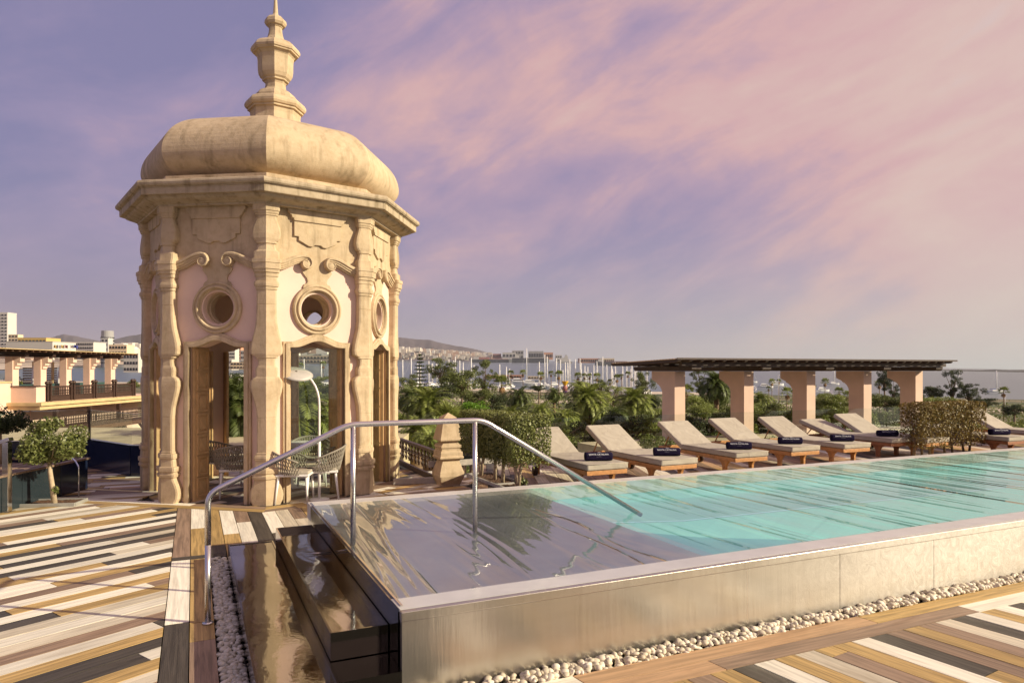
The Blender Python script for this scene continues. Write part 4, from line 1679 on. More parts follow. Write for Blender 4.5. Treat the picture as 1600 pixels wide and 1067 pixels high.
# ---------------------------------------------------------------- pergola on the ledge roof
pg = thing('pergola', pq(11.86, 12.6, -.12), AP, 'timber pergola roof carried on five pink pillars behind the loungers', 'pergola')


def pl(p, q, z):
    return (p - 11.86, q - 12.6, z + .12)


for i in range(5):
    p0 = 11.67 + 2.635 * i
    m = MB()
    m.box(pl(p0 + .19, 12.77, .91), (.38, .60, 2.06))
    m.build('pillar', PINK2, pg)
    m = MB()
    cor = [(13.068, 1.94), (13.068, 1.30), (13.10, 1.38), (13.16, 1.46), (13.25, 1.53), (13.34, 1.56), (13.36, 1.60), (13.52, 1.66), (13.60, 1.70), (13.60, 1.94)]
    n = len(cor)
    m.add([pl(p, q, z) for p in (p0 + .004, p0 + .376) for q, z in cor],
          [tuple(range(n - 1, -1, -1)), tuple(range(n, 2 * n))] + [(k, (k + 1) % n, n + (k + 1) % n, n + k) for k in range(n)])
    m.build('corbel', PINK2, pg)
    m = MB()
    cor = [(11.72, 2.01), (11.80, 1.945), (14.52, 1.945), (14.60, 2.01), (14.60, 2.085), (11.72, 2.085)]
    n = len(cor)
    m.add([pl(p, q, z) for p in (p0 + .02, p0 + .36) for q, z in cor],
          [tuple(range(n - 1, -1, -1)), tuple(range(n, 2 * n))] + [(k, (k + 1) % n, n + (k + 1) % n, n + k) for k in range(n)])
    m.build('cross_beam', DARKW, pg)
P0, P1 = 10.95, 22.9
def rz_(q):
    return 2.10 + .105 * (14.84 - q) / 3.38


BOARD = mat_plain('brown_roof_boards', (.30, .185, .115), .7, var=.3, scale=5)
for q in (11.85, 12.75, 13.9):
    MB().box(pl((P0 + P1) / 2 + .2, q, (rz_(q) + 2.087) / 2), (P1 - P0 - .5, .12, rz_(q) - 2.087)).build('purlin', DARKW, pg)


def sloped(name, p0, p1, q0, q1, lo, hi, mat, cut=0.0):
    m = MB()
    cor = [(q0, rz_(q0) + lo + cut), (q0 + cut * 2, rz_(q0) + lo), (q1 - cut * 2, rz_(q1) + lo), (q1, rz_(q1) + lo + cut), (q1, rz_(q1) + hi), (q0, rz_(q0) + hi)]
    n = len(cor)
    m.add([pl(p, q, z) for p in (p0, p1) for q, z in cor],
          [tuple(range(n - 1, -1, -1)), tuple(range(n, 2 * n))] + [(k, (k + 1) % n, n + (k + 1) % n, n + k) for k in range(n)])
    return m.fixed(name)


rfm = sloped('rafter', 11.81, 11.91, 11.46, 14.84, 0, .075, None, .03)
p = P0 + .1
while p < P1:
    link('rafter', rfm, DARKW, pg, (p - 11.86, 0, 0))
    p += .40
bq = 11.45
while bq < 14.8:
    link('roof_batten', sloped('roof_batten', P0, P1, bq, bq + .085, .077, .10, None), BOARD, pg)
    bq += .14
link('fascia', sloped('fascia', P0, P1, 11.42, 11.448, .065, .115, None), DARKW, pg)


# ---------------------------------------------------------------- left side: tree in its tray, planter box, navy wall
tray = thing('tree_tray', at(76, 790, 0) + Vector((0, .12, 0)), rad(8), 'shallow grey tray of bark mulch round the small tree', 'planter')
TR = mat_plain('grey_tray', (.30, .29, .26), .6, var=.1)
for y in (-.20, .20):
    MB().box((0, y, .025), (.76, .03, .05)).build('rim', TR, tray, bevel=.006)
for x in (-.375, .375):
    MB().box((x, 0, .025), (.03, .372, .05)).build('rim', TR, tray, bevel=.006)
m = MB()
g = 30
m.add([(-.36 + .72 * i / g, -.185 + .37 * j / 16, .022 + .016 * RNG.random()) for j in range(17) for i in range(g + 1)],
      [(j * (g + 1) + i, j * (g + 1) + i + 1, (j + 1) * (g + 1) + i + 1, (j + 1) * (g + 1) + i) for j in range(16) for i in range(g)])
m.build('mulch', SOIL, tray, fix=False)


def small_tree(name, base, crown, size, n, leaf, mat, label, lean):
    t = thing(name, base, 0, label, 'tree')
    c = np.array(crown)
    tr = [(0, 0, 0), (lean[0] * .4, lean[1] * .4, crown[2] * .3), (lean[0] * .8, lean[1], crown[2] * .55), (lean[0] * .9, lean[1], crown[2] * .72)]
    MB().tube(tr, [.042, .036, .033, .026], 10).build('trunk', BARK, t)
    br = MB()
    tip = np.array(tr[-1])
    for k in range(26):
        d = RNG.normal(0, 1, 3)
        d[2] = abs(d[2]) * .5 - .15
        d /= np.linalg.norm(d)
        e = c + d * np.array(size) * RNG.uniform(.45, .9)
        mid = tip * .45 + e * .55 - np.array([0, 0, .05])
        br.tube([tuple(tip), tuple(mid), tuple(e)], [.015, .009, .004], 5)
    br.build('branches', BARK, t)
    cs, rs = [], []
    for k in range(34):
        d = RNG.normal(0, 1, 3)
        d /= np.linalg.norm(d)
        if d[2] < -.35:
            d[2] *= .5
        cs.append(c + d * np.array(size) * RNG.uniform(.55, .82))
        rs.append(RNG.uniform(.11, .2) * size[0] / .55)
    pts, nr = clump_points(n, cs, rs, .8, .3)
    link('crown', leaf_mesh('crown', pts, nr, leaf, .5, .9), mat, t)
    return t


w = at(77, 791, .02)
t1 = small_tree('small_tree', (w.x, w.y + .12, .02), (-.05, 0, .86), (.52, .48, .42), 8200, .05, FIG, 'small round-headed tree with pale leaning trunk in a grey tray', (-.085, 0))
MB().tube([(0, -.02, .12), (.03, -.03, .20)], .006, 5).build('side_shoot', BARK, t1)
pts, nr = rbox_points(60, (.06, .05, .06), 2, .2)
link('side_shoot_leaves', leaf_mesh('side_shoot_leaves', pts + np.array([.03, -.03, .22]), nr, .045, .5, .8), FIG, t1)
w = at(22, 745, 0)
small_tree('small_tree', (-8.35, 11.35, .45), (0, 0, .70), (.50, .5, .27), 4200, .05, OLIVE_D, 'dark round-headed tree behind the small tree, at the left edge', (.02, 0))

pb = thing('planter_box', (-8.2, 10.5, 0), 0, 'dark glossy planter box behind the small tree', 'planter')
for y0, y1, mt in ((9.1, 10.15, SLATE), (10.15, 11.02, SLATE), (11.02, 11.72, NAVY)):
    MB().box((1.06, (y0 + y1) / 2 - 10.5, .245), (.03, y1 - y0 - .008, .49)).build('panel', mt, pb, bevel=.003)
MB().box((0, 1.20, .245), (2.1, .03, .49)).build('panel', NAVY, pb)
MB().box((0, -.1, .20), (2.1, 2.55, .40)).build('core', DARKJOINT, pb)
for y in (-1.36, 1.2):
    MB().box((0, y, .505), (2.2, .10, .03)).build('rim_board', WOODS[3], pb)
MB().box((1.04, -.08, .5055), (.11, 2.46, .03)).build('rim_board', WOODS[3], pb)
m = MB()
for k in range(9):
    MB().box((-.9 + .21 * k, -.1, .445), (.16, 2.3, .025)).build('slat', WOODS[3], pb)

pole = thing('steel_pole', at(11, 800, 0), 0, 'short square polished steel pole at the left edge', 'pole')
MB().box((0, 0, .49), (.085, .085, .98)).build('shaft', CHROME, pole, bevel=.004)
MB().box((-.02, 0, 1.0), (.16, .10, .05), ry=rad(-20)).build('head', CHROME, pole, bevel=.004)
MB().box((0, 0, .006), (.14, .14, .012)).build('foot_plate', CHROME, pole)
w = at(123, 776, 0)
gr = thing('grab_rail', (w.x, w.y, 0), 0, 'thin bent steel grab rail beside the planter box', 'handrail')
MB().tube(round_pts([(0, 0, 0), (0, 0, .47), (-.13, .12, .55), (-.55, .3, .80)], 4, .03), .011, 10).build('rail', CHROME, gr)

nw = [Vector((-10.6, 13.6, 0)), Vector((-8.66, 14.3, 0)), Vector((-7.13, 13.1, 0)), Vector((-5.9, 12.9, 0))]
nv = thing('navy_wall', nw[1], 0, 'low navy blue wall topped with glass left of the kiosk', 'wall')
for i in range(3):
    a, b = nw[i] - nw[1], nw[i + 1] - nw[1]
    mid, L, an = (a + b) / 2, (b - a).length, math.atan2((b - a).y, (b - a).x)
    MB().box((mid.x, mid.y, .27), (L, .08, .58), an).build('wall_panel', NAVY, nv)
    MB().box((mid.x, mid.y, .568), (L, .11, .02), an).build('cap', SLATE, nv)
    for k in range(2):
        c = a + (b - a) * ((k + .5) / 2)
        MB().box((c.x, c.y, .875), (L / 2 - .02, .012, .58), an).build('pane', GLASSG, nv)
        MB().box((c.x, c.y, 1.168), (L / 2 - .02, .014, .006), an).build('pane_edge', CHROME, nv)
MB().box((0, 0, .85), (.035, .035, .66)).build('post', DARKW, nv)
m = MB()
m.prism([(-30, 15.6), (-6, 15.3), (-3.5, 15.4), (-4, 29), (-30, 29)], -15.5, -.42)
tag(m.build('lower_roof', LEDGE), kind='structure')

# ---------------------------------------------------------------- left wing of the hotel
wing = thing('hotel_wing', (-31, 46, -.15), 0, 'pink hotel wing with timber balconies and pillared roof terrace left of the kiosk', 'building')
CREAM = mat_plain('cream_render', (.70, .58, .42), .85, var=.06, scale=.6)
SANDST = mat_plain('ledge_sandstone', (.58, .43, .22), .85, var=.12, scale=2)
DKGREEN = mat_plain('dark_green_panel', (.03, .07, .065), .5, var=.1)
WINDK = mat_plain('dark_window', (.03, .035, .04), .15, var=.1, spec=.7)


def wl(x, y, z):
    return (x + 31, y - 46, z + .15)


def wbox(name, x0, x1, y0, y1, z0, z1, mat, parent=wing, bevel=0):
    return MB().box(wl((x0 + x1) / 2, (y0 + y1) / 2, (z0 + z1) / 2), (x1 - x0, y1 - y0, z1 - z0)).build(name, mat, parent, bevel=bevel)


wbox('terrace_slab', -45, -30.9, 45.5, 62, -.6, -.15, PINK2)
wbox('ledge', -34.0, -30.45, 45.0, 62, -.62, -.18, SANDST)
wbox('ledge_lip', -34.0, -30.3, 44.9, 62, -.36, -.16, SANDST)
wbox('parapet', -32.6, -30.9, 45.3, 46.2, -.16, .86, PINK2)
wbox('parapet_cap', -32.65, -30.85, 45.25, 46.25, .86, .92, DARKW)
wbox('corner_parapet', -37.5, -32.55, 43.6, 45.3, -1.0, 1.12, PINK2)
wbox('corner_cap', -37.6, -32.5, 43.55, 45.35, 1.12, 1.22, SANDST)
wbox('corner_wall', -37.5, -32.2, 43.9, 60, -14, -.62, PINK2)
wbox('wing_wall', -45, -32.5, 46, 62, -14, -.62, CREAM)
wbox('terrace_back_wall', -39.2, -38.9, 46, 62, -.15, 1.0, DKGREEN)
wbox('terrace_bench', -36.2, -35.6, 46, 62, -.15, .9, DKGREEN)
# railings of the terrace
spd = MB().ngon_loft([(.03, .06), (.03, .2), (.055, .28), (.03, .36), (.05, .45), (.03, .54), (.055, .62), (.03, .7), (.03, .9)], 6).fixed('spindle')


def timber_rail(x, y0, y1, z, h, solid=.36):
    L = y1 - y0
    rail = MB()
    rail.box(wl(x, (y0 + y1) / 2, z + h - .05), (.12, L, .10))
    o = rail.build('railing', DARKW, wing)
    MB().box(wl(x, (y0 + y1) / 2, z + solid / 2), (.06, L - .1, solid)).build('railing_board', DARKW, o)
    n = int(L / .19)
    for i in range(n):
        s = link('spindle', spd, DARKW, o, wl(x, y0 + .15 + i * (L - .3) / max(n - 1, 1), z + solid * .3))
        s.scale = (1, 1, (h - solid * .3) / .95)
    return o


post_m = MB()
post_m.box((0, 0, .55), (.16, .16, 1.1))
post_m.ngon_loft([(.05, 1.1), (.12, 1.16), (.15, 1.24), (.12, 1.32), (.04, 1.37)], 10, smooth=True)
post_m = post_m.fixed('newel')
ys = [46.6, 49.1, 51.7, 54.3, 57.0]
for i in range(4):
    timber_rail(-30.95, ys[i] + .2, ys[i + 1] - .2, -.15, 1.02)
for y in ys:
    for d in (-.16, .16):
        link('newel', post_m, DARKW, wing, wl(-30.95, y + d, -.15))
# pillars and roof
for i in range(5):
    y = 46.8 + 2.42 * i
    xx = -33.55 + .25 * i
    wbox('pillar', xx - .25, xx + .25, y - .30, y + .30, -.15, 2.86, PINK2)
    m = MB()
    cor = [(.251, 2.86), (.251, 2.0), (.36, 2.04), (.38, 2.2), (.50, 2.28), (.52, 2.45), (.70, 2.50), (.72, 2.86)]
    n = len(cor)
    m.add([wl(xx + a, y + s, z) for s in (-.22, .22) for a, z in cor],
          [tuple(range(n - 1, -1, -1)), tuple(range(n, 2 * n))] + [(k, (k + 1) % n, n + (k + 1) % n, n + k) for k in range(n)])
    m.build('corbel', PINK2, wing)
    wbox('cross_beam', xx - 1.5, xx + 1.0, y - .18, y + .18, 2.862, 3.04, DARKW)
for xx in (-33.9, -32.9):
    wbox('roof_beam', xx - .1, xx + .1, 43.5, 58.6, 3.042, 3.16, DARKW)
raft2 = MB().box((0, 0, 0), (3.4, .12, .13)).fixed('roof_rafter')
y = 43.4
while y < 58.9:
    link('roof_rafter', raft2, RAFT, wing, wl(-33.6 + (y - 46) * .02, y, 3.228))
    y += .62
wbox('roof_boarding', -35.4, -31.75, 43.0, 59.0, 3.295, 3.34, SANDST)
# things under the roof: hedges, screens, furled parasol
for (x, y0, y1, h, mt) in ((-37.5, 44.3, 45.2, 2.0, OLIVE_D), (-36.9, 51.0, 52.2, 1.6, OLIVE)):
    b = thing('terrace_hedge', wl(x, (y0 + y1) / 2, -.15), 0)
    b.parent = wing
    pts, nr = rbox_points(900, (.5, (y1 - y0) / 2, h / 2), 6, .5)
    link('hedge_foliage', leaf_mesh('hedge_foliage', pts + np.array([0, 0, h / 2]), nr, .18, .5, .7), mt, b)
for y in (47.9, 50.6, 53.2, 55.4, 57.6):
    wbox('screen_post', -36.6, -36.45, y, y + .15, -.15, 2.6, SANDST)
GREYTH = mat_plain('grey_slatted_screen', (.25, .22, .19), .7, var=.3, scale=6)
for y in (48.4, 53.6, 56.0):
    for k in range(9):
        wbox('screen_slat', -37.6, -37.5, y, y + 1.5, .5 + k * .19, .5 + k * .19 + .12, GREYTH)
for x, y in ((-36.2, 52.8), (-36.0, 55.5)):
    m = MB()
    m.ngon_loft([(.02, .2), (.16, .5), (.14, 1.6), (.04, 2.4)], 8)
    m.build('furled_parasol', WHITE, wing, wl(x, y, -.15))
# lower timber balcony, its posts and the rooms behind
timber_rail(-30.2, 50.0, 53.6, -2.05, .95, .2)
timber_rail(-30.2, 53.7, 57.4, -2.05, .95, .2)
timber_rail(-30.2, 46.0, 49.9, -2.05, .95, .2)
wbox('balcony_floor', -32.5, -30.0, 45.5, 58, -2.35, -2.06, RAFT)
for y in (46.2, 49.9, 53.6, 57.3):
    wbox('balcony_post', -30.35, -30.1, y - .1, y + .12, -4.6, -.62, DARKW)
    MB().box(wl(-30.2, y + .45, -2.62), (.14, .9, .14), rx=rad(38)).build('brace', DARKW, wing)
    MB().box(wl(-30.2, y - .45, -2.62), (.14, .9, .14), rx=rad(-38)).build('brace', DARKW, wing)
for i, y in enumerate((48.2, 50.6, 52.8, 55.4)):
    f_ = wbox('window', -32.52, -32.44, y, y + .9, -4.2, -2.6, WHITE)
    wbox('window_pane', -32.45, -32.40, y + .1, y + .8, -4.1, -2.7, WINDK, f_)

# ---------------------------------------------------------------- land and sea below the terrace
def g_z(X, Y):
    return -16 + .0133 * Y - .018 * X


def gnd(u, v):
    """photo pixel on the gently shelving shore plane"""
    Y = F * 18 / (v - HOR + 14.5 - .018 * (u - 800))
    X = (u - 800) * Y / F
    return Vector((X, Y, g_z(X, Y)))


def gY(u, Y):
    X = (u - 800) * Y / F
    return Vector((X, Y, g_z(X, Y)))


t = NT('garden_ground')
v = t.coord('Object')
n1, n2 = t.noise(v, .05, 5), t.noise(v, .6, 5)
c = t.mix(t.ramp(n1, [(.42, 0.0), (.58, 1.0)]), (.05, .07, .02), (.22, .17, .10))
c = t.mix(t.math('MULTIPLY', n2, .5), c, (.03, .045, .015))
GARDEN = t.done(t.pbsdf(c, .95))
t = NT('harbour_water')
vv = t.coord('Object', (.02, .05, .02))
nb = t.bump(t.noise(t.coord('Object', (.05, .16, .1)), 1.0, 4, .6), .35, 1.2)
SEA = t.done(t.pbsdf(t.mix(t.noise(vv, 1.0, 3), (.07, .115, .135), (.095, .14, .16)), .30, 0, nb, .35))
PAVE = mat_plain('pale_paving', (.50, .42, .33), .9, var=.2, scale=.05)


def sheet(name, pts, mat, dz=0.0, depth=0):
    m = MB()
    m.add([(x, y, g_z(x, y) + dz) for x, y in pts], [tuple(range(len(pts)))])
    o = m.build(name, mat, None, fix=False)
    return tag(o, kind='structure')


sheet('garden_ground', [(-400, -60), (500, -60), (560, 415), (-420, 415)], GARDEN, 0)
sheet('town_ground', [(-6000, -60), (-400, -60), (-420, 415), (-2200, 6500), (-9000, 6500)], PAVE, -.3)
sheet('sea', [(-9000, 300), (9000, -400), (30000, 20000), (30000, 60000), (-30000, 60000), (-20000, 7000)], SEA, -.9)
sheet('quay', [(-420, 400), (150, 400), (150, 432), (-420, 432)], PAVE, .02)
sheet('promenade', [(-60, 300), (330, 290), (330, 312), (-60, 322)], PAVE, .03)

# far hills
HILL = mat_plain('far_hill_scrub', (.085, .065, .075), 1.0, var=.25, scale=.004)


def ridge(name, prof, Y, depth, mat):
    m = MB()
    vs = []
    for u, v in prof:
        c = atY(u, v, Y)
        gz = g_z(c.x, Y) - 60
        top = c.z
        h = top - gz
        for k, (dy, fr) in enumerate(((-depth, 0), (-depth * .55, .42), (-depth * .2, .82), (0, 1.0), (depth * .4, .75), (depth, 0))):
            j = 0 if fr in (0, 1.0) else .05 * math.sin(u * .11 + k) + .03 * math.sin(u * .37 + 2 * k)
            vs.append((c.x * (1 + dy / Y), Y + dy, gz + h * max(0, fr + j)))
    n = 6
    fs = []
    for i in range(len(prof) - 1):
        fs += [(i * n + k, (i + 1) * n + k, (i + 1) * n + k + 1, i * n + k + 1) for k in range(n - 1)]
    m.add(vs, fs, True)
    return tag(m.build(name, mat), kind='structure')


def densify(pr, k=6):
    out = []
    for (u0, v0), (u1, v1) in zip(pr[:-1], pr[1:]):
        for i in range(k):
            t_ = i / k
            out.append((u0 + (u1 - u0) * t_, v0 + (v1 - v0) * t_ + (RNG.normal(0, .25) if i else 0)))
    return out + [pr[-1]]


ridge('hills', densify([(-420, 560), (-200, 545), (-60, 536), (40, 538), (72, 530), (88, 525), (100, 522), (118, 525), (135, 529), (158, 533), (176, 531), (196, 526), (215, 523), (250, 517), (300, 514), (360, 517), (430, 520),
                         (500, 522), (560, 524), (610, 526), (634, 528), (650, 530), (672, 531), (690, 536), (710, 540), (730, 543), (748, 547), (770, 553), (800, 562)]), 6400, 900, HILL)


def far_box(u0, u1, v0, v1, Y, d=None):
    a, b = atY(u0, v1, Y), atY(u1, v0, Y)
    return a, b


WALLW = mat_plain('white_render', (.56, .53, .49), .9, var=.06, scale=.05)
WALLC = mat_plain('cream_far_render', (.70, .56, .38), .9, var=.06, scale=.05)
WALLY = mat_plain('ochre_far_render', (.62, .42, .14), .9, var=.06, scale=.05)
WALLG = mat_plain('grey_far_render', (.33, .32, .32), .9, var=.1, scale=.05)
WALLR = mat_plain('red_far_paint', (.38, .16, .14), .8, var=.15, scale=.05)
WALLP = mat_plain('terracotta_far_render', (.55, .28, .18), .9, var=.1, scale=.05)
ORDN = ['first', 'second', 'third', 'fourth', 'fifth', 'sixth', 'seventh', 'eighth', 'ninth', 'tenth', 'eleventh', 'twelfth', 'thirteenth', 'fourteenth', 'fifteenth', 'sixteenth', 'seventeenth', 'eighteenth',
        'nineteenth', 'twentieth', 'twenty-first', 'twenty-second', 'twenty-third', 'twenty-fourth', 'twenty-fifth', 'twenty-sixth', 'twenty-seventh', 'twenty-eighth', 'twenty-ninth', 'thirtieth',
        'thirty-first', 'thirty-second', 'thirty-third', 'thirty-fourth', 'thirty-fifth', 'thirty-sixth', 'thirty-seventh', 'thirty-eighth', 'thirty-ninth', 'fortieth']


def building(u0, u1, v0, v1, Y, wallm, label, floors=3, bays=6, name='far_building', depth=None, roof=None):
    """v0 roof line, v1 ground line in the photo"""
    a, b = atY(u0, v1, Y), atY(u1, v0, Y)
    w, h = b.x - a.x, b.z - a.z
    d = depth or max(w * .8, 6)
    t = thing(name, ((a.x + b.x) / 2, Y, a.z), 0, label, 'building')
    MB().box((0, d / 2, h / 2), (w, d, h)).build('wall', wallm, t)
    MB().box((0, d / 2, h + h * .015), (w * 1.02, d * 1.01, h * .03)).build('roof', roof or wallm, t)
    if floors:
        m = MB()
        for i in range(floors):
            for j in range(bays):
                m.box((-w / 2 + w * (j + .5) / bays, -.01 * w, h * (i + .55) / floors), (w / bays * .55, .02 * w, h / floors * .42))
        tag(m.build('windows', WINDK, t), kind='stuff')
    return t


# left town
building(-14, 11.5, 490, 556, 620, WALLW, 'tall white tower block at the left edge of the picture', 13, 5, 'tower_block')
building(13, 28, 523, 540, 560, WALLC, 'narrow cream building right of the tall tower block', 3, 3)
building(28, 72, 528, 542, 520, WALLY, 'long ochre building above the left pergola roof', 1, 8)
building(9, 82, 534, 556, 380, WALLW, 'low white hall with plain facade behind the left pergola', 0, 0, 'hall')
building(104, 146, 535, 558, 450, WALLW, 'white hotel block with rows of windows behind the left pergola', 4, 12)
building(146, 158, 538, 556, 470, WALLG, 'small grey building left of the round tower', 3, 3)
building(158, 169, 529, 556, 520, WALLW, 'white block at the foot of the round tower', 4, 2)
building(170, 198, 539, 556, 430, WALLC, 'low cream building right of the round tower', 2, 6)
building(193, 216, 553, 582, 160, WALLW, 'white house right of the left pergola roof', 3, 5, 'house')
rt = thing('round_tower', gY(168, 900), 0, 'grey round tower above the white town', 'tower')
c = atY(168.5, 517, 900)
R = 9 * 900 / F
MB().ngon_loft([(R, -5), (R, c.z - rt.location.z - 6), (R * .96, c.z - rt.location.z - 6), (R * .96, c.z - rt.location.z)], 20).build('shaft', WALLG, rt)
m = MB()
for k in range(9):
    for q in range(20):
        a = 2 * PI * q / 20
        m.box((R * math.sin(a), -R * math.cos(a), c.z - rt.location.z - 9 - k * 4), (R * .16, .8, 1.8), rz=a)
tag(m.build('windows', WINDK, rt), kind='stuff')
k = 0
for u0, u1, v0, v1, Y, wm, fl, by in ((341, 352, 541, 560, 420, WALLW, 3, 4), (353, 367, 545, 566, 380, WALLW, 4, 5), (367, 376, 543, 562, 400, WALLP, 4, 2), (376, 386, 548, 570, 350, WALLW, 3, 4),
                                 (342, 362, 562, 578, 230, WALLW, 2, 6), (360, 384, 566, 577, 210, WALLC, 2, 5), (350, 372, 552, 560, 500, WALLW, 2, 6), (338, 360, 586, 608, 120, WALLW, 2, 5)):
    building(u0, u1, v0, v1, Y, wm, 'far town building seen through the left doorway, ' + ORDN[k] + ' of eight', fl, by)
    k += 1
building(458, 532, 556, 568, 700, WALLC, 'sand-coloured quay building seen through the right doorway', 2, 14)
for i, (u, cc) in enumerate(((84, WALLY), (89, WALLW), (95, WALLY), (101, WALLR), (110, WALLW), (116, mat_plain('blue_flag', (.05, .06, .25), .8)))):
    b0 = atY(u, 556, 300)
    f_ = thing('flag', b0, 0, ORDN[i] + ' flag from the left in the row above the left pergola', 'flag', 'flags above the pergola')
    MB().tube([(0, 0, 0), (0, 0, 5.0)], .08, 6).build('flagpole', WHITE, f_)
    m = MB()
    g = 8
    m.add([(x / g * 1.5, .25 * math.sin(x * 1.1 + i), 3.5 + zz * 1.3 - .35 * x / g) for zz in (0, 1) for x in range(g + 1)], [(x, x + 1, g + 2 + x, g + 1 + x) for x in range(g)])
    o = m.build('cloth', cc, f_, fix=False)
    sm = o.modifiers.new('thick', 'SOLIDIFY')
    sm.thickness = .02

# far shore: slope town, port sheds, silos, ships
m = MB()
for k in range(520):
    u = RNG.uniform(596, 770)
    base = 548 + (u - 620) * .055
    v = base + RNG.uniform(-5, 12) * (1 - (u - 600) / 320)
    Y = RNG.uniform(3700, 4600)
    c = atY(u, v, Y)
    w_ = RNG.uniform(8, 26)
    h_ = RNG.uniform(6, 15)
    m.box((c.x, Y, c.z), (w_, w_, h_ + 8))
TOWNW = NT('far_white_houses')
r = TOWNW.n('ShaderNodeNewGeometry').outputs['Random Per Island']
TOWNW = TOWNW.done(TOWNW.pbsdf(TOWNW.ramp(r, [(0, (.72, .68, .62)), (.6, (.62, .56, .48)), (.85, (.5, .34, .26)), (1, (.4, .38, .36))]), .9))
tag(m.build('far_town', TOWNW), 'white houses spread over the far hillside right of the kiosk', 'town', kind='stuff')
m = MB()
for k in range(420):
    u = RNG.uniform(-40, 225)
    Y = RNG.uniform(900, 2600)
    c = atY(u, RNG.uniform(541, 556), Y)
    w_ = RNG.uniform(8, 22)
    m.box((c.x, Y, c.z), (w_, w_, RNG.uniform(8, 18)))
for k in range(260):
    u = RNG.uniform(330, 540)
    Y = RNG.uniform(900, 2600)
    c = atY(u, RNG.uniform(541, 556), Y)
    w_ = RNG.uniform(8, 22)
    m.box((c.x, Y, c.z), (w_, w_, RNG.uniform(8, 18)))
tag(m.build('far_town', TOWNW), 'white houses of the far town left of the kiosk', 'town', kind='stuff')
building(826, 849, 549, 562, 3600, WALLG, 'grey grain silo block on the far quay behind the tallest mast', 1, 9, 'silo_block')
building(850, 864, 551, 562, 3620, WALLP, 'dark red silo beside the grey silo block on the far quay', 1, 5, 'silo_block')
building(785, 806, 551, 561, 3650, WALLW, 'white port shed left of the grey silo block', 1, 4, 'port_shed')
building(800, 818, 548, 561, 3680, WALLG, 'grey port shed directly left of the tallest mast', 2, 4, 'port_shed')
building(770, 783, 553, 560, 3690, WALLR, 'red container stack on the far quay', 1, 6, 'container_stack')
building(748, 764, 558, 562, 3550, WALLR, 'low red container row on the far quay left of the port sheds', 0, 0, 'container_stack')
building(868, 878, 555, 566, 3500, WALLW, 'small white port building right of the red silo', 2, 3, 'port_shed')
building(905, 936, 560, 567, 3500, WALLP, 'long reddish warehouse on the far quay', 1, 9, 'warehouse')
building(938, 960, 560, 568, 3450, WALLC, 'pale warehouse at the end of the far quay by the pergola', 1, 7, 'warehouse')
HULL = mat_plain('dark_ship_hull', (.055, .06, .075), .5, var=.1)
for i, (u0, u1, vt, vw, Y, lb) in enumerate(((735, 800, 561.5, 566, 3300, 'long dark cargo ship below the red container stack'), (800, 858, 559.5, 566.5, 3250, 'dark grey cargo ship in front of the grey silos'),
                                          (930, 985, 565, 572, 3200, 'dark barge beside the pergola end on the far quay'))):
    a, b = atY(u0, vw, Y), atY(u1, vt, Y)
    w_, h_ = b.x - a.x, b.z - a.z
    s_ = thing('cargo_ship', ((a.x + b.x) / 2, Y, a.z), 0, lb, 'ship')
    m = MB()
    m.prism([(-w_ / 2, -8), (w_ / 2 - 14, -8), (w_ / 2, 0), (w_ / 2 - 14, 8), (-w_ / 2, 8)], -2, h_)
    m.build('hull', HULL, s_)
    MB().box((-w_ * .36, 0, h_ + 6), (w_ * .12, 10, 12)).build('bridge', WALLW, s_)
    MB().box((w_ * .1, 0, h_ + 1), (w_ * .6, 10, 2)).build('deck_cargo', WALLW if i == 1 else WALLR, s_)
fe = thing('ferry', atY(883, 568, 3000), 0, 'white ferry with stepped decks right of the silos', 'ship')
for k, (w_, z0) in enumerate(((60, 0), (46, 9), (30, 17), (14, 25))):
    MB().box((-4 * k * .3 + (8 if k == 3 else 0), 0, z0 + 4), (w_, 16, 8.2)).build('deck', WALLW if k else WALLG, fe)
MB().box((4, 0, 33), (6, 5, 9)).build('funnel', WALLG, fe)
BRK = mat_plain('breakwater_rock', (.045, .04, .042), .95, var=.3, scale=.02)
a, b = atY(1000, 577.0, 4200), atY(1680, 583.0, 4200)
m = MB()
n = 60
vs = []
for i in range(n + 1):
    u = 960 + 760 * i / n
    c = atY(u, 577.6 + RNG.normal(0, .35), 4300)
    lo = g_z(c.x, 4300) - 12
    vs += [(c.x, 4260, lo), (c.x, 4300, c.z), (c.x, 4340, lo)]
m.add(vs, [(3 * i + k, 3 * i + 3 + k, 3 * i + 4 + k, 3 * i + 1 + k) for i in range(n) for k in (0, 1)])
tag(m.build('breakwater', BRK), 'dark rock breakwater along the sea horizon on the right', 'breakwater')

# ---------------------------------------------------------------- marina
HULLW = mat_plain('white_hull', (.78, .77, .75), .35, var=.04)
MAST = mat_plain('white_mast', (.74, .72, .69), .4, var=.04)
SAILB = mat_plain('blue_boom_cover', (.05, .10, .30), .8)
FENDER = mat_plain('red_trim', (.5, .08, .06), .6)


def hull_mesh(L, B, H):
    m = MB()
    st = [(-.5, .72, .95), (-.2, 1, .9), (.15, .96, .95), (.38, .6, 1.08), (.5, .03, 1.2)]
    vs = []
    for x, w_, h_ in st:
        vs += [(x * L, -w_ * B / 2, h_ * H), (x * L, -w_ * B * .32, 0), (x * L, w_ * B * .32, 0), (x * L, w_ * B / 2, h_ * H)]
    fs = [(3, 2, 1, 0), (16, 17, 18, 19)]
    for i in range(4):
        for k in range(4):
            fs.append((4 * i + k, 4 * i + (k + 1) % 4, 4 * i + 4 + (k + 1) % 4, 4 * i + 4 + k))
    m.add(vs, fs)
    return m.fixed('hull')


HM = hull_mesh(12, 3.6, 1.3)
CABM = MB().box((0, 0, 0), (5, 2.2, .8)).fixed('cabin')


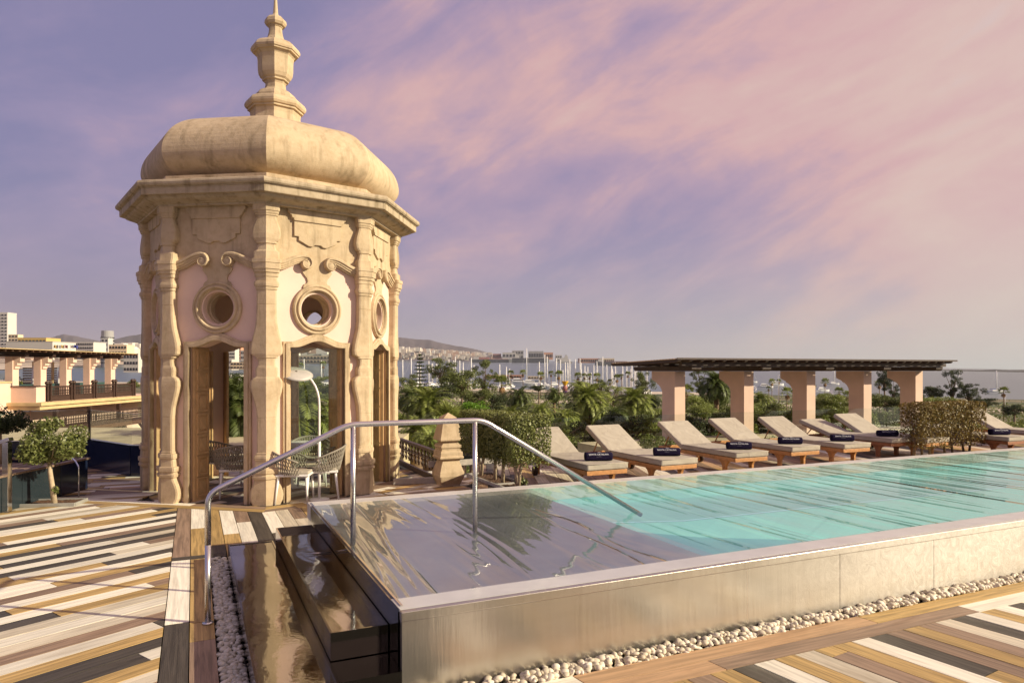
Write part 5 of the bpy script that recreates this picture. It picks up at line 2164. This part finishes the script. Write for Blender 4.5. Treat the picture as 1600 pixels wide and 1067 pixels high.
def sailboat(u, v, top, lab, sc=1.0, rz=None):
    b = gnd(u, v)
    Hm = (v - top) * b.y / F
    t = thing('sailing_yacht', b, random.uniform(-.6, .6) + (PI / 2 if random.random() < .5 else 0) if rz is None else rz, lab, 'sailboat', 'sailing yachts in the marina')
    h = link('hull', HM, HULLW, t)
    c = link('cabin', CABM, HULLW, t, (-.5, 0, 1.5))
    MB().tube([(1, 0, .9), (1, 0, Hm)], [.42, .34], 6).build('mast', MAST, t)
    m = MB()
    for x, y in ((5.8, 0), (-5.6, 0), (1, 1.5), (1, -1.5)):
        m.tube([(x, y, 1.3), (1, 0, Hm * .97)], .028, 3, False)
    for zz, w_ in ((.45, 1.3), (.72, 1.0)):
        m.tube([(1, -w_, Hm * zz), (1, w_, Hm * zz)], .05, 4)
    m.build('rigging', MAST, t)
    MB().tube([(.8, 0, 2.6), (-4.6, 0, 2.7)], .22, 6).build('boom_cover', SAILB if random.random() < .5 else HULLW, t)
    return t


masts = [(629, 601, 562), (640, 602, 560), (653, 600, 566), (668, 601, 564), (680, 603, 565), (699, 602, 561), (710, 604, 557), (716, 602, 563), (724, 601, 566), (734, 603, 559),
         (781, 606, 569), (789, 605, 573), (797, 605, 576), (821, 598, 544), (851.5, 602, 554), (855, 604, 557), (867, 603, 560), (875, 605, 562), (884, 606, 566), (891.5, 607, 561), (900, 605, 561), (907, 603, 560),
         (911.5, 604, 572), (916.5, 604, 573), (925, 606, 582), (930.5, 606, 568), (933.5, 603, 564), (939.5, 606, 557), (946, 607, 570), (958.5, 607, 566), (974, 611, 571), (985, 613, 571), (992.5, 611, 571), (1000, 612, 574),
         (462, 600, 569), (474, 602, 561), (500, 601, 563), (512, 603, 566), (524, 602, 564)]
rgm = np.random.default_rng(5)
for k in range(18):
    u_ = float(rgm.uniform(838, 1010))
    masts.append((u_, float(601 + (u_ - 838) * .06 + rgm.uniform(0, 4)), float(rgm.uniform(564, 580) + (u_ - 838) * .03)))
for k in range(8):
    u_ = float(rgm.uniform(628, 745))
    masts.append((u_, float(600 + rgm.uniform(0, 4)), float(rgm.uniform(560, 574))))
masts.sort()
def ORD2(i):
    n = i + 1
    if n <= 40:
        return ORDN[i]
    tens = {4: 'forty', 5: 'fifty', 6: 'sixty', 7: 'seventy'}
    return tens[n // 10] + '-' + ORDN[n % 10 - 1] if n % 10 else {50: 'fiftieth', 60: 'sixtieth', 70: 'seventieth'}[n]


mid_i = 0
for i, (u, v, tp) in enumerate(masts):
    if u < 600:
        lb = ORDN[i] + ' white yacht mast from the left seen through the right doorway'
    else:
        lb = ORD2(mid_i) + ' white yacht mast from the left, counted from the kiosk'
        mid_i += 1
    if u == 821:
        lb = 'white yacht with the tallest mast, in front of the far silos'
    sailboat(u, v, tp, lb)
for i, (u, v, tp, lb) in enumerate(((1302, 601, 572, 'white ketch anchored in the bay between the third and fourth pillars'), (1497, 607, 578, 'yacht anchored behind the shrubs right of the last pillar'),
                                  (1555, 613, 579, 'yacht lying beside the lone palm on the right'), (1174, 598, 575, 'yacht anchored between the second and third pillars'))):
    o = sailboat(u, v, tp, lb, rz=.1)
    o['group'] = 'yachts at anchor in the bay'


def motor_yacht(u, v, sc, lab, rz=0.0):
    t = thing('motor_yacht', gnd(u, v), rz, lab, 'motor boat', 'motor boats in the marina')
    h = link('hull', HM, HULLW, t)
    h.scale = (sc, sc, sc * 1.2)
    MB().box((-1.2 * sc, 0, 2.2 * sc), (6.2 * sc, 2.6 * sc, 1.3 * sc)).build('saloon', HULLW, t)
    MB().box((-1.0 * sc, 0, 2.35 * sc), (5.4 * sc, 2.64 * sc, .5 * sc)).build('saloon_windows', WINDK, t)
    MB().box((-1.8 * sc, 0, 3.2 * sc), (3.6 * sc, 2.2 * sc, .7 * sc)).build('flybridge', HULLW, t)
    return t


mb = [(812, 600, 1.3, 0), (830, 602, 1.2, .1), (845, 606, .9, 1.2), (862, 610, .8, 1.4), (874, 611, .8, 1.5), (893, 612, .8, 1.5), (905, 611, .9, .2), (917, 612, .8, 1.5), (928, 613, .8, 1.4), (944, 614, .9, .3), (957, 615, .8, 1.4),
      (968, 616, .9, 0), (980, 618, .8, 1.3), (1002, 618, 1.0, .2), (1140, 606, 1.0, .1), (1150, 612, .8, 1.2), (1165, 607, 1.1, 0), (1179, 610, .8, 1.2), (1196, 606, 1.0, 0), (1212, 603, 1.2, .1), (1228, 610, .8, 1.3),
      (1285, 612, .9, .2), (1298, 618, .8, 1.2), (1330, 617, .8, 0), (640, 606, .9, .4), (700, 607, .9, 1.2), (716, 606, 1.0, .1), (732, 608, .9, 1.3), (775, 610, .9, 0), (793, 609, .8, 1.1), (480, 606, 1.0, .2), (516, 607, 1.0, .3)]
mb.sort()
for i, (u, v, sc, rz) in enumerate(mb):
    motor_yacht(u, v, sc, ORDN[i] + ' white motor boat from the left along the marina', rz)
o = building(758, 815, 586, 592, 640, WALLP, 'long low terracotta pavilion on the marina mole', 1, 14, 'pavilion', 12)
o = building(825, 852, 588, 592.5, 640, WALLC, 'short sand-coloured pavilion on the marina mole', 1, 6, 'pavilion', 12)
# balloon-shaped advertising figure
t = thing('sign_figure', gnd(883, 614), 0, 'yellow cup-shaped advertising figure with red and purple body by the marina', 'sign')
YEL = mat_plain('sign_yellow', (.85, .50, .03), .5)
MB().ngon_loft([(.6, 4.2), (1.5, 5.6), (1.9, 6.4), (1.95, 6.7)], 16).build('cup', YEL, t)
MB().ngon_loft([(.5, .6), (1.3, 1.4), (1.6, 2.6), (1.2, 3.6), (.6, 4.2)], 16).build('body', WALLR, t)
MB().ngon_loft([(1.1, 0), (1.4, .8), (1.0, 1.2)], 12).build('foot', mat_plain('sign_purple', (.08, .03, .12), .5), t)


def car(u, v, col, lab, rz):
    t = thing('parked_car', gnd(u, v), rz, lab, 'car', 'cars parked near the marina')
    m = MB()
    prof = [(-2.1, .3), (2.1, .3), (2.15, .75), (1.2, .92), (.55, 1.42), (-1.2, 1.45), (-1.9, .98), (-2.15, .9)]
    n = len(prof)
    m.add([(x, y, z) for y in (-.85, .85) for x, z in prof], [tuple(range(n - 1, -1, -1)), tuple(range(n, 2 * n))] + [(k, (k + 1) % n, n + (k + 1) % n, n + k) for k in range(n)])
    m.build('body', col, t, bevel=.05)
    MB().box((-.35, 0, 1.17), (2.0, 1.73, .36)).build('windows', WINDK, t)
    for x in (-1.3, 1.3):
        for y in (-.8, .8):
            MB().tube([(x, y - .1, .32), (x, y + .1, .32)], .32, 12).build('wheel', DARKJOINT, t)
    return t


for u, v, cm_, lab, rz in ((1004, 637, HULLW, 'white car parked among the palms left of the first pillar', .2), (1196, 633, WALLG, 'grey car parked beyond the second pillar', .1),
                           (1218, 632, HULLW, 'white car parked between the second and third pillars', .1), (1318, 634, HULLW, 'white car parked between the third and fourth pillars', .1)):
    car(u, v, cm_, lab, rz)

# ---------------------------------------------------------------- palms
def frond_arrays(n_fronds, leaflets, droop, el_lo, el_hi, seed):
    rg = np.random.default_rng(seed)
    V, Fq = [], []
    for i in range(n_fronds):
        az = i * 2.39996 + rg.uniform(-.2, .2)
        e0 = rad(el_lo + (el_hi - el_lo) * ((i + .5) / n_fronds) ** .8 + rg.uniform(-6, 6))
        L = rg.uniform(.85, 1.1)
        p = np.zeros(3)
        pts = [p.copy()]
        e = e0
        K = 10
        for k in range(K):
            d = np.array([math.cos(e) * math.cos(az), math.cos(e) * math.sin(az), math.sin(e)])
            p = p + d * L / K
            pts.append(p.copy())
            e -= droop / K * (1.0 + .8 * math.cos(e0))
        pts = np.array(pts)
        side = np.array([-math.sin(az), math.cos(az), 0])
        # rachis
        for k in range(K):
            w_ = .016 * (1 - k / K) + .003
            b = len(V)
            V += [pts[k] - side * w_, pts[k] + side * w_, pts[k + 1] + side * w_ * .8, pts[k + 1] - side * w_ * .8]
            Fq.append((b, b + 1, b + 2, b + 3))
        for j in range(leaflets):
            s = .14 + .84 * j / (leaflets - 1)
            x = s * K
            k = min(int(x), K - 1)
            c = pts[k] + (pts[k + 1] - pts[k]) * (x - k)
            d = pts[k + 1] - pts[k]
            d = d / np.linalg.norm(d)
            up = np.cross(d, side)
            up *= np.sign(up[2]) if abs(up[2]) > .01 else 1
            ln = .24 * math.sin(PI * (.12 + .83 * s)) ** .7 * rg.uniform(.85, 1.15)
            for sg in (-1, 1):
                ld = side * sg * .78 + d * .55 + up * rg.uniform(.05, .45)
                ld /= np.linalg.norm(ld)
                tip = c + ld * ln - np.array([0, 0, ln * .22])
                wv = np.cross(ld, up)
                wv = wv / (np.linalg.norm(wv) + 1e-9) * .015
                b = len(V)
                m_ = c + ld * ln * .45
                V += [c - wv * .5, m_ - wv, tip, m_ + wv]
                Fq.append((b, b + 1, b + 2, b + 3))
    me = bpy.data.meshes.new('crown')
    me.from_pydata([tuple(v_) for v_ in V], [], Fq)
    return me


def fan_arrays(n_l, blades, el_lo, el_hi, seed, dead=10):
    rg = np.random.default_rng(seed)
    V, Fq, Vd, Fd = [], [], [], []
    for i in range(n_l + dead):
        isd = i >= n_l
        az = i * 2.39996
        e = rad(rg.uniform(el_lo, el_hi)) if not isd else rad(rg.uniform(-85, -55))
        L = rg.uniform(.5, .62) if not isd else .4
        d = np.array([math.cos(e) * math.cos(az), math.cos(e) * math.sin(az), math.sin(e)])
        c = d * L
        side = np.array([-math.sin(az), math.cos(az), 0])
        VV, FF = (Vd, Fd) if isd else (V, Fq)
        b = len(VV)
        VV += [side * .008, -side * .008, c - side * .006, c + side * .006]
        FF.append((b, b + 1, b + 2, b + 3))
        up = np.cross(side, d)
        for k in range(blades):
            a = rad(-105 + 210 * k / (blades - 1))
            bd = d * math.cos(a) + side * math.sin(a) + up * .18 * abs(math.sin(a))
            bd /= np.linalg.norm(bd)
            ln = .5 * (1 - .25 * abs(a) / 2) * rg.uniform(.9, 1.1)
            tip = c + bd * ln - np.array([0, 0, .12 * ln + (.08 if isd else 0)])
            mid = c + bd * ln * .55
            wv = np.cross(bd, up)
            wv = wv / (np.linalg.norm(wv) + 1e-9) * .028
            b = len(VV)
            VV += [c, mid - wv, tip, mid + wv]
            FF.append((b, b + 1, b + 2, b + 3))
    me = bpy.data.meshes.new('crown')
    me.from_pydata([tuple(x) for x in V], [], Fq)
    md = bpy.data.meshes.new('dead_skirt')
    md.from_pydata([tuple(x) for x in Vd], [], Fd)
    return me, md


FE = [frond_arrays(46, 34, 1.5, -28, 82, s_) for s_ in (1, 2)] + [frond_arrays(58, 44, 1.25, -20, 84, 3)]
FN = [fan_arrays(30, 15, -15, 75, s_) for s_ in (5, 6)]
DEAD = mat_leaf('dead_palm_leaf', (.20, .11, .045), (.36, .22, .10), .8, .1, .6)
FEm = [[m_.copy() for _ in range(2)] for m_ in FE]
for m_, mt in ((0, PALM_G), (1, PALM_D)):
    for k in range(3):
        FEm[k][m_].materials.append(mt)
for a_, b_ in FN:
    a_.materials.append(PALM_G)
    b_.materials.append(DEAD)


def palm(u, v, r, Y, kind, label, dark=0, var=0, dates=False, tr=.22, nm='palm_tree'):
    c = atY(u, v, Y)
    R = r * Y / F
    gz = min(g_z(c.x, Y), c.z - R)
    t = thing(nm, (c.x, c.y, gz), random.uniform(0, 6), label, 'palm tree', 'palms in the garden below')
    h = c.z - gz
    if kind == 'feather':
        o = link('crown', FEm[var][dark], None, t, (0, 0, h))
        o.scale = (R, R, R)
        MB().tube([(0, 0, -.2), (.15, 0, h * .5), (0, 0, h - .1 * R), (0, 0, h + .06 * R)], [tr * 1.1, tr, tr * 1.05, tr * 1.1], 10).build('trunk', PALMTRUNK, t)
        MB().ngon_loft([(.05 * R, h - .22 * R), (.13 * R, h - .10 * R), (.10 * R, h + .04 * R), (.03 * R, h + .14 * R)], 10, smooth=True).build('crown_heart', PALMTRUNK, t)
        if dates:
            for k in range(dates):
                a = random.uniform(0, 2 * PI)
                q = Vector((math.cos(a) * .32 * R, math.sin(a) * .32 * R, h - .16 * R - random.uniform(0, .1) * R))
                m = MB()
                m.tube([(0, 0, h), tuple(q * .7 + Vector((0, 0, h)) * .3), tuple(q)], .012 * R, 5)
                for j in range(70):
                    e = q + Vector((random.gauss(0, .045), random.gauss(0, .045), random.gauss(-.05, .06))) * R
                    m.box(e, (.018 * R,) * 3, rz=j)
                m.build('date_cluster', ORANGE, t)
    else:
        a_, b_ = FN[var % 2]
        o = link('crown', a_, None, t, (0, 0, h))
        o.scale = (R, R, R)
        o = link('dead_skirt', b_, None, t, (0, 0, h))
        o.scale = (R * .8, R * .8, R)
        MB().tube([(0, 0, -.2), (.1, 0, h * .5), (0, 0, h)], [tr, tr * .8, tr * .7], 8).build('trunk', PALMTRUNK, t)
    return t


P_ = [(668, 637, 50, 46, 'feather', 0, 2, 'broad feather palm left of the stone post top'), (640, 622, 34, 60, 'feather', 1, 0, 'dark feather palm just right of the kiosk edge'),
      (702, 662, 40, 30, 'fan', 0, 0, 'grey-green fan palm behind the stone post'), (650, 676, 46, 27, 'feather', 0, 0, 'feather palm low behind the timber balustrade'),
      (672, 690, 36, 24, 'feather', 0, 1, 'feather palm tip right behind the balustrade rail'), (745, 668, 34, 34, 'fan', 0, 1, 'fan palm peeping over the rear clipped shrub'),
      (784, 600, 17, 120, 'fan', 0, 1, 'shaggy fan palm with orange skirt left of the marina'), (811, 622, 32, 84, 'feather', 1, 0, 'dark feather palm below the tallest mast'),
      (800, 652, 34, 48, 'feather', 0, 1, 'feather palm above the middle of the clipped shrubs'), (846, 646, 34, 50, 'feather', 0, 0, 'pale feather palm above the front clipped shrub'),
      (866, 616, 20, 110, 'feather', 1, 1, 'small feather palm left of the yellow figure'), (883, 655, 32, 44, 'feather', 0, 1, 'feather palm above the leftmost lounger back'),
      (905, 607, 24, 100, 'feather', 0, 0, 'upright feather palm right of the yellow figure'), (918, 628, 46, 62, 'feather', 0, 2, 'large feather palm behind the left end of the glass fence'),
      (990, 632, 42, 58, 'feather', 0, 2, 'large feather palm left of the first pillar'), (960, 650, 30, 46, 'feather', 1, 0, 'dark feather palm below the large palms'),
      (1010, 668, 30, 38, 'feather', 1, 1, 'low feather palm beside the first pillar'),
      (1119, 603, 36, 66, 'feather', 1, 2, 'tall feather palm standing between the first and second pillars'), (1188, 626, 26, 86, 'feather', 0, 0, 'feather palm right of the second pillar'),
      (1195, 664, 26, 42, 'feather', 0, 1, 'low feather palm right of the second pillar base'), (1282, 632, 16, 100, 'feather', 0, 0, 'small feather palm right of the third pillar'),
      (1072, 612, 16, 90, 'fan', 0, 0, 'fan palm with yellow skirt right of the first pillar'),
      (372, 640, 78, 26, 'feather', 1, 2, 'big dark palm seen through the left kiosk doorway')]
for u, v, r, Y, kd, dk, vr, lb in P_:
    palm(u, v, r, Y, kd, lb, dk, vr)
palm(466, 655, 100, 21, 'feather', 'date palm with orange fruit seen through the right kiosk doorway', 0, 2, dates=7)
TP = [(798, 584, 7), (817, 583, 7), (845, 587, 8), (861, 584, 6), (873, 586, 9), (903, 588, 8), (913, 588, 6), (921, 588, 6), (933, 589, 8), (953, 597, 6), (964, 591, 8), (971, 588, 5), (981, 585, 6), (1000, 588, 7), (1206, 597, 7),
      (1217, 596, 5), (1201, 607, 5), (1230, 614, 12), (1289, 597, 8), (1311, 612, 9), (1324, 618, 10), (1272, 605, 5), (1374, 600, 9), (1568, 612, 10), (470, 572, 7), (505, 570, 7), (524, 572, 7)]
TP.sort()
for i, (u, v, r) in enumerate(TP):
    Y = 330 if r < 9 else 240
    palm(u, v, r, Y, 'fan', ORDN[i] + ' slender tall fan palm from the left along the waterfront', 0, i, tr=.17, nm='fan_palm')


# ---------------------------------------------------------------- broadleaf trees, conifer and shrubs
def tree_meshes(seed, n, leaf, spread, nclump, flat):
    rg = np.random.default_rng(seed)
    cs, rs = [], []
    for k in range(nclump):
        d = rg.normal(0, 1, 3)
        d /= np.linalg.norm(d)
        cs.append(d * np.array([1, 1, flat]) * rg.uniform(.3, .85))
        rs.append(rg.uniform(.16, .34) * spread)
    pts, nr = clump_points(n, cs, rs, .75, .25)
    me = leaf_mesh('crown', pts, nr, leaf, .5, .9)
    m = MB()
    for c in cs[::2]:
        m.tube([(0, 0, -1.0 * flat), (c[0] * .4, c[1] * .4, c[2] * .5 - .3 * flat), tuple(c)], [.035, .02, .008], 5)
    return me, m.fixed('limbs')


TM = {}
for key, args in {'airy': (11, 4200, .075, .85, 30, .9), 'airy2': (12, 4200, .07, .8, 26, 1.0), 'dense': (13, 5200, .085, 1.05, 34, .75), 'dense2': (14, 5200, .085, 1.0, 30, .7)}.items():
    TM[key] = tree_meshes(*args)
MC = {}


def tree(u, v, rx, ry, Y, kind, mat, label, nm='leafy_tree', cat='tree', group='trees in the garden below'):
    c = atY(u, v, Y)
    RX, RZ = rx * Y / F, ry * Y / F
    gz = min(g_z(c.x, Y), c.z - RZ)
    t = thing(nm, (c.x, Y, gz), random.uniform(0, 6.28), label, cat, group)
    k = (kind, mat.name)
    if k not in MC:
        a_, b_ = TM[kind][0].copy(), TM[kind][1].copy()
        a_.materials.append(mat)
        b_.materials.append(BARKD)
        MC[k] = (a_, b_)
    h = c.z - gz
    for nme, me in (('crown', MC[k][0]), ('limbs', MC[k][1])):
        o = link(nme, me, None, t, (0, 0, h))
        o.scale = (RX, RX, RZ)
    MB().tube([(0, 0, -.2), (0, 0, max(.3, h - RZ * .5))], [.22, .12], 8).build('trunk', BARKD, t)
    return t


# conifer with whorled tiers
c = atY(656, 584, 120)
gz = g_z(c.x, 120)
cf = thing('conifer', (c.x, 120, gz), 0, 'dark tiered conifer rising right of the kiosk', 'tree')
Hc = atY(656, 552, 120).z - gz
MB().tube([(0, 0, 0), (0, 0, Hc)], [.3, .03], 8).build('trunk', BARKD, cf)
pts, nrs = [], []
for k in range(15):
    z = Hc - .3 - k * .62
    R = .25 + k * .165
    for q in range(9):
        a = q * 2 * PI / 9 + k * .7
        for s_ in np.linspace(.12, 1, 13):
            for _ in range(2):
                pts.append((R * s_ * math.cos(a) + RNG.normal(0, .09), R * s_ * math.sin(a) + RNG.normal(0, .09), z - .12 * s_ * R + .16 * s_ ** 2 * R + RNG.normal(0, .06)))
                nrs.append((0, 0, 1))
link('crown', leaf_mesh('crown', np.array(pts), np.array(nrs), .30, .4, .7), TREE_D, cf)

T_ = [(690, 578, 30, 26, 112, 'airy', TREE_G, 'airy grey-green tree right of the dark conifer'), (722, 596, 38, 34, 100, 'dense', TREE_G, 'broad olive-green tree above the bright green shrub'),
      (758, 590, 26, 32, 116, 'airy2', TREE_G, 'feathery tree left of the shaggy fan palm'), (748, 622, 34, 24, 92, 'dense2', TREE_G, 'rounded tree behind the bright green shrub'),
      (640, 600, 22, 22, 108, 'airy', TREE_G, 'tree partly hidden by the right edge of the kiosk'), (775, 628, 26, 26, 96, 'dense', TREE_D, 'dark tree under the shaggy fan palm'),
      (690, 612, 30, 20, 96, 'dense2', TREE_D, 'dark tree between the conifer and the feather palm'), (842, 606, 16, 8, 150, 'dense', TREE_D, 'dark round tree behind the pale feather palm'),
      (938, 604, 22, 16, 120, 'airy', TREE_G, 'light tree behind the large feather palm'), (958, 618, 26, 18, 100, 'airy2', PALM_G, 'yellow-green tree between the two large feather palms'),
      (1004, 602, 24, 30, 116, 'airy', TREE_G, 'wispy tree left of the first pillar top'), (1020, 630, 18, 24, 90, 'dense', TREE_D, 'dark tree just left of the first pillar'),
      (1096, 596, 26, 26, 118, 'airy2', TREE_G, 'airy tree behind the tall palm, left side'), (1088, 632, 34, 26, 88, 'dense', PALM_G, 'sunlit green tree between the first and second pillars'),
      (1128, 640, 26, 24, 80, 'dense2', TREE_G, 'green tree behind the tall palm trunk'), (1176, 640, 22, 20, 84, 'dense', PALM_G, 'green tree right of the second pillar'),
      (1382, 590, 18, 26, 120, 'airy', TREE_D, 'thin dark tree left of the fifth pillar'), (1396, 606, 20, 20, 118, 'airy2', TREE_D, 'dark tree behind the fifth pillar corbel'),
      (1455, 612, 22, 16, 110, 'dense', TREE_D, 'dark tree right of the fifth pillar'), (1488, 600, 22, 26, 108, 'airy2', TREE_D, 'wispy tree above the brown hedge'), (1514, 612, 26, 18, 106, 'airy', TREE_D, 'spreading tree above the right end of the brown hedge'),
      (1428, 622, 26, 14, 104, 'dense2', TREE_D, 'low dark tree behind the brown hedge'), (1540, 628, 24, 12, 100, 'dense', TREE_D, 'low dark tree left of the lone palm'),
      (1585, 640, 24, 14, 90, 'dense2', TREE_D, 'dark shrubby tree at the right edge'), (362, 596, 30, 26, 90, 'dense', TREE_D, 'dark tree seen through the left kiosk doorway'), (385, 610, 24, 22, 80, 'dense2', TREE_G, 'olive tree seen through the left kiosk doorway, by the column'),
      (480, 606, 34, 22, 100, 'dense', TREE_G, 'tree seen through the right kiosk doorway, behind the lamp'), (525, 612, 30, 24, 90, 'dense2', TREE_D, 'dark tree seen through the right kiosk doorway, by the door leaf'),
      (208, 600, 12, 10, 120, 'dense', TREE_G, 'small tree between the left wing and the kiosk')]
for u, v, rx, ry, Y, kd, mt, lb in T_:
    tree(u, v, rx, ry, Y, kd, mt, lb)
tree(736, 640, 38, 22, 66, 'dense', BRIGHT, 'bright green rounded shrub above the clipped shrubs', 'rounded_shrub', 'shrub', None)
# filling shrubs of the garden
Bsh = []
rg = np.random.default_rng(21)
for u in np.arange(628, 1470, 30):
    for row, (vv, Y, rx) in enumerate(((656, 62, 30), (684, 42, 32))):
        Bsh.append((u + rg.uniform(-8, 8), vv + rg.uniform(-8, 8) - (10 if u > 1080 else 0) - (14 if u > 1280 and row == 0 else 0), rx, rx * .62, Y))
Bsh.sort()
for i, (u, v, rx, ry, Y) in enumerate(Bsh):
    tree(u, v, rx, ry, Y, ('dense', 'dense2')[i % 2], (TREE_G, PALM_G, TREE_D)[int(rg.integers(3))] if u < 1080 else (PALM_G, TREE_G)[i % 2],
         ORD2(i) + ' green shrub from the left in the garden thicket below the terrace', 'garden_shrub', 'shrub', 'shrubs of the garden thicket')
k = 0
for p in np.arange(9.2, 26.5, 1.15):
    for q, zz, r in ((10.6, -.05, .85), (14.6, .15, 1.0)):
        c = pq(p + rg.uniform(-.3, .3), q + rg.uniform(-.3, .3))
        t = thing('planting_shrub', (c.x, c.y, -1.6), random.uniform(0, 6), ORD2(k) + ' leafy shrub from the left in the planting round the pergola pillars', 'shrub', 'shrubs round the pergola pillars')
        kk = ('dense', 'dense2')[k % 2]
        mt = (PALM_G, TREE_G, PALM_G, TREE_D)[int(rg.integers(4))]
        if (kk, mt.name) not in MC:
            a_, b_ = TM[kk][0].copy(), TM[kk][1].copy()
            a_.materials.append(mt)
            b_.materials.append(BARKD)
            MC[(kk, mt.name)] = (a_, b_)
        for nme, me in (('foliage', MC[(kk, mt.name)][0]), ('stems', MC[(kk, mt.name)][1])):
            o = link(nme, me, None, t, (0, 0, 1.6 + zz - .2 + float(rg.uniform(-.15, .2))))
            o.scale = (r, r, r * .85)
        k += 1
m = MB()
pts = []
for k in range(26000):
    Y = RNG.uniform(70, 330)
    u = RNG.uniform(600, 1620)
    X = (u - 800) * Y / F
    pts.append((X, Y, g_z(X, Y) + RNG.uniform(.1, 2.6) * (1 if RNG.random() < .75 else 1.6)))
P3 = np.array(pts)
o = link('undergrowth', leaf_mesh('undergrowth', P3, np.tile([0, -.3, 1.0], (len(P3), 1)), .9, .6, .8), TREE_G)
tag(o, 'mixed undergrowth covering the garden between the palms', 'undergrowth', kind='stuff')
# lamp posts
for i, (u, v, vt, lb) in enumerate(((1028, 640, 626, 'short lamp post left of the first pillar'), (1216, 640, 586, 'white lamp post between the second and third pillars'), (1571, 640, 619, 'curved lamp post beside the lone palm on the right'))):
    b = gnd(u, v)
    hh = (v - vt) * b.y / F
    t = thing('lamp_post', b, 0, lb, 'lamp post')
    MB().tube([(0, 0, 0), (0, 0, hh)], [.09, .06], 8).build('pole', MAST, t)
    MB().box((.3, 0, hh), (.9, .25, .12)).build('lamp_head', MAST, t)

# ---------------------------------------------------------------- evening air over the bay
hz = MB().box((0, 3400, 60), (16000, 8200, 400)).build('haze', None)
ht = NT('haze_air')
hv = ht.n('ShaderNodeVolumePrincipled')
hv.inputs['Density'].default_value = 0.00004
hv.inputs['Color'].default_value = (.78, .81, .86, 1)
ht.L.new(hv.outputs[0], ht.out.inputs['Volume'])
hz.data.materials.append(ht.m)
tag(hz, kind='stuff')
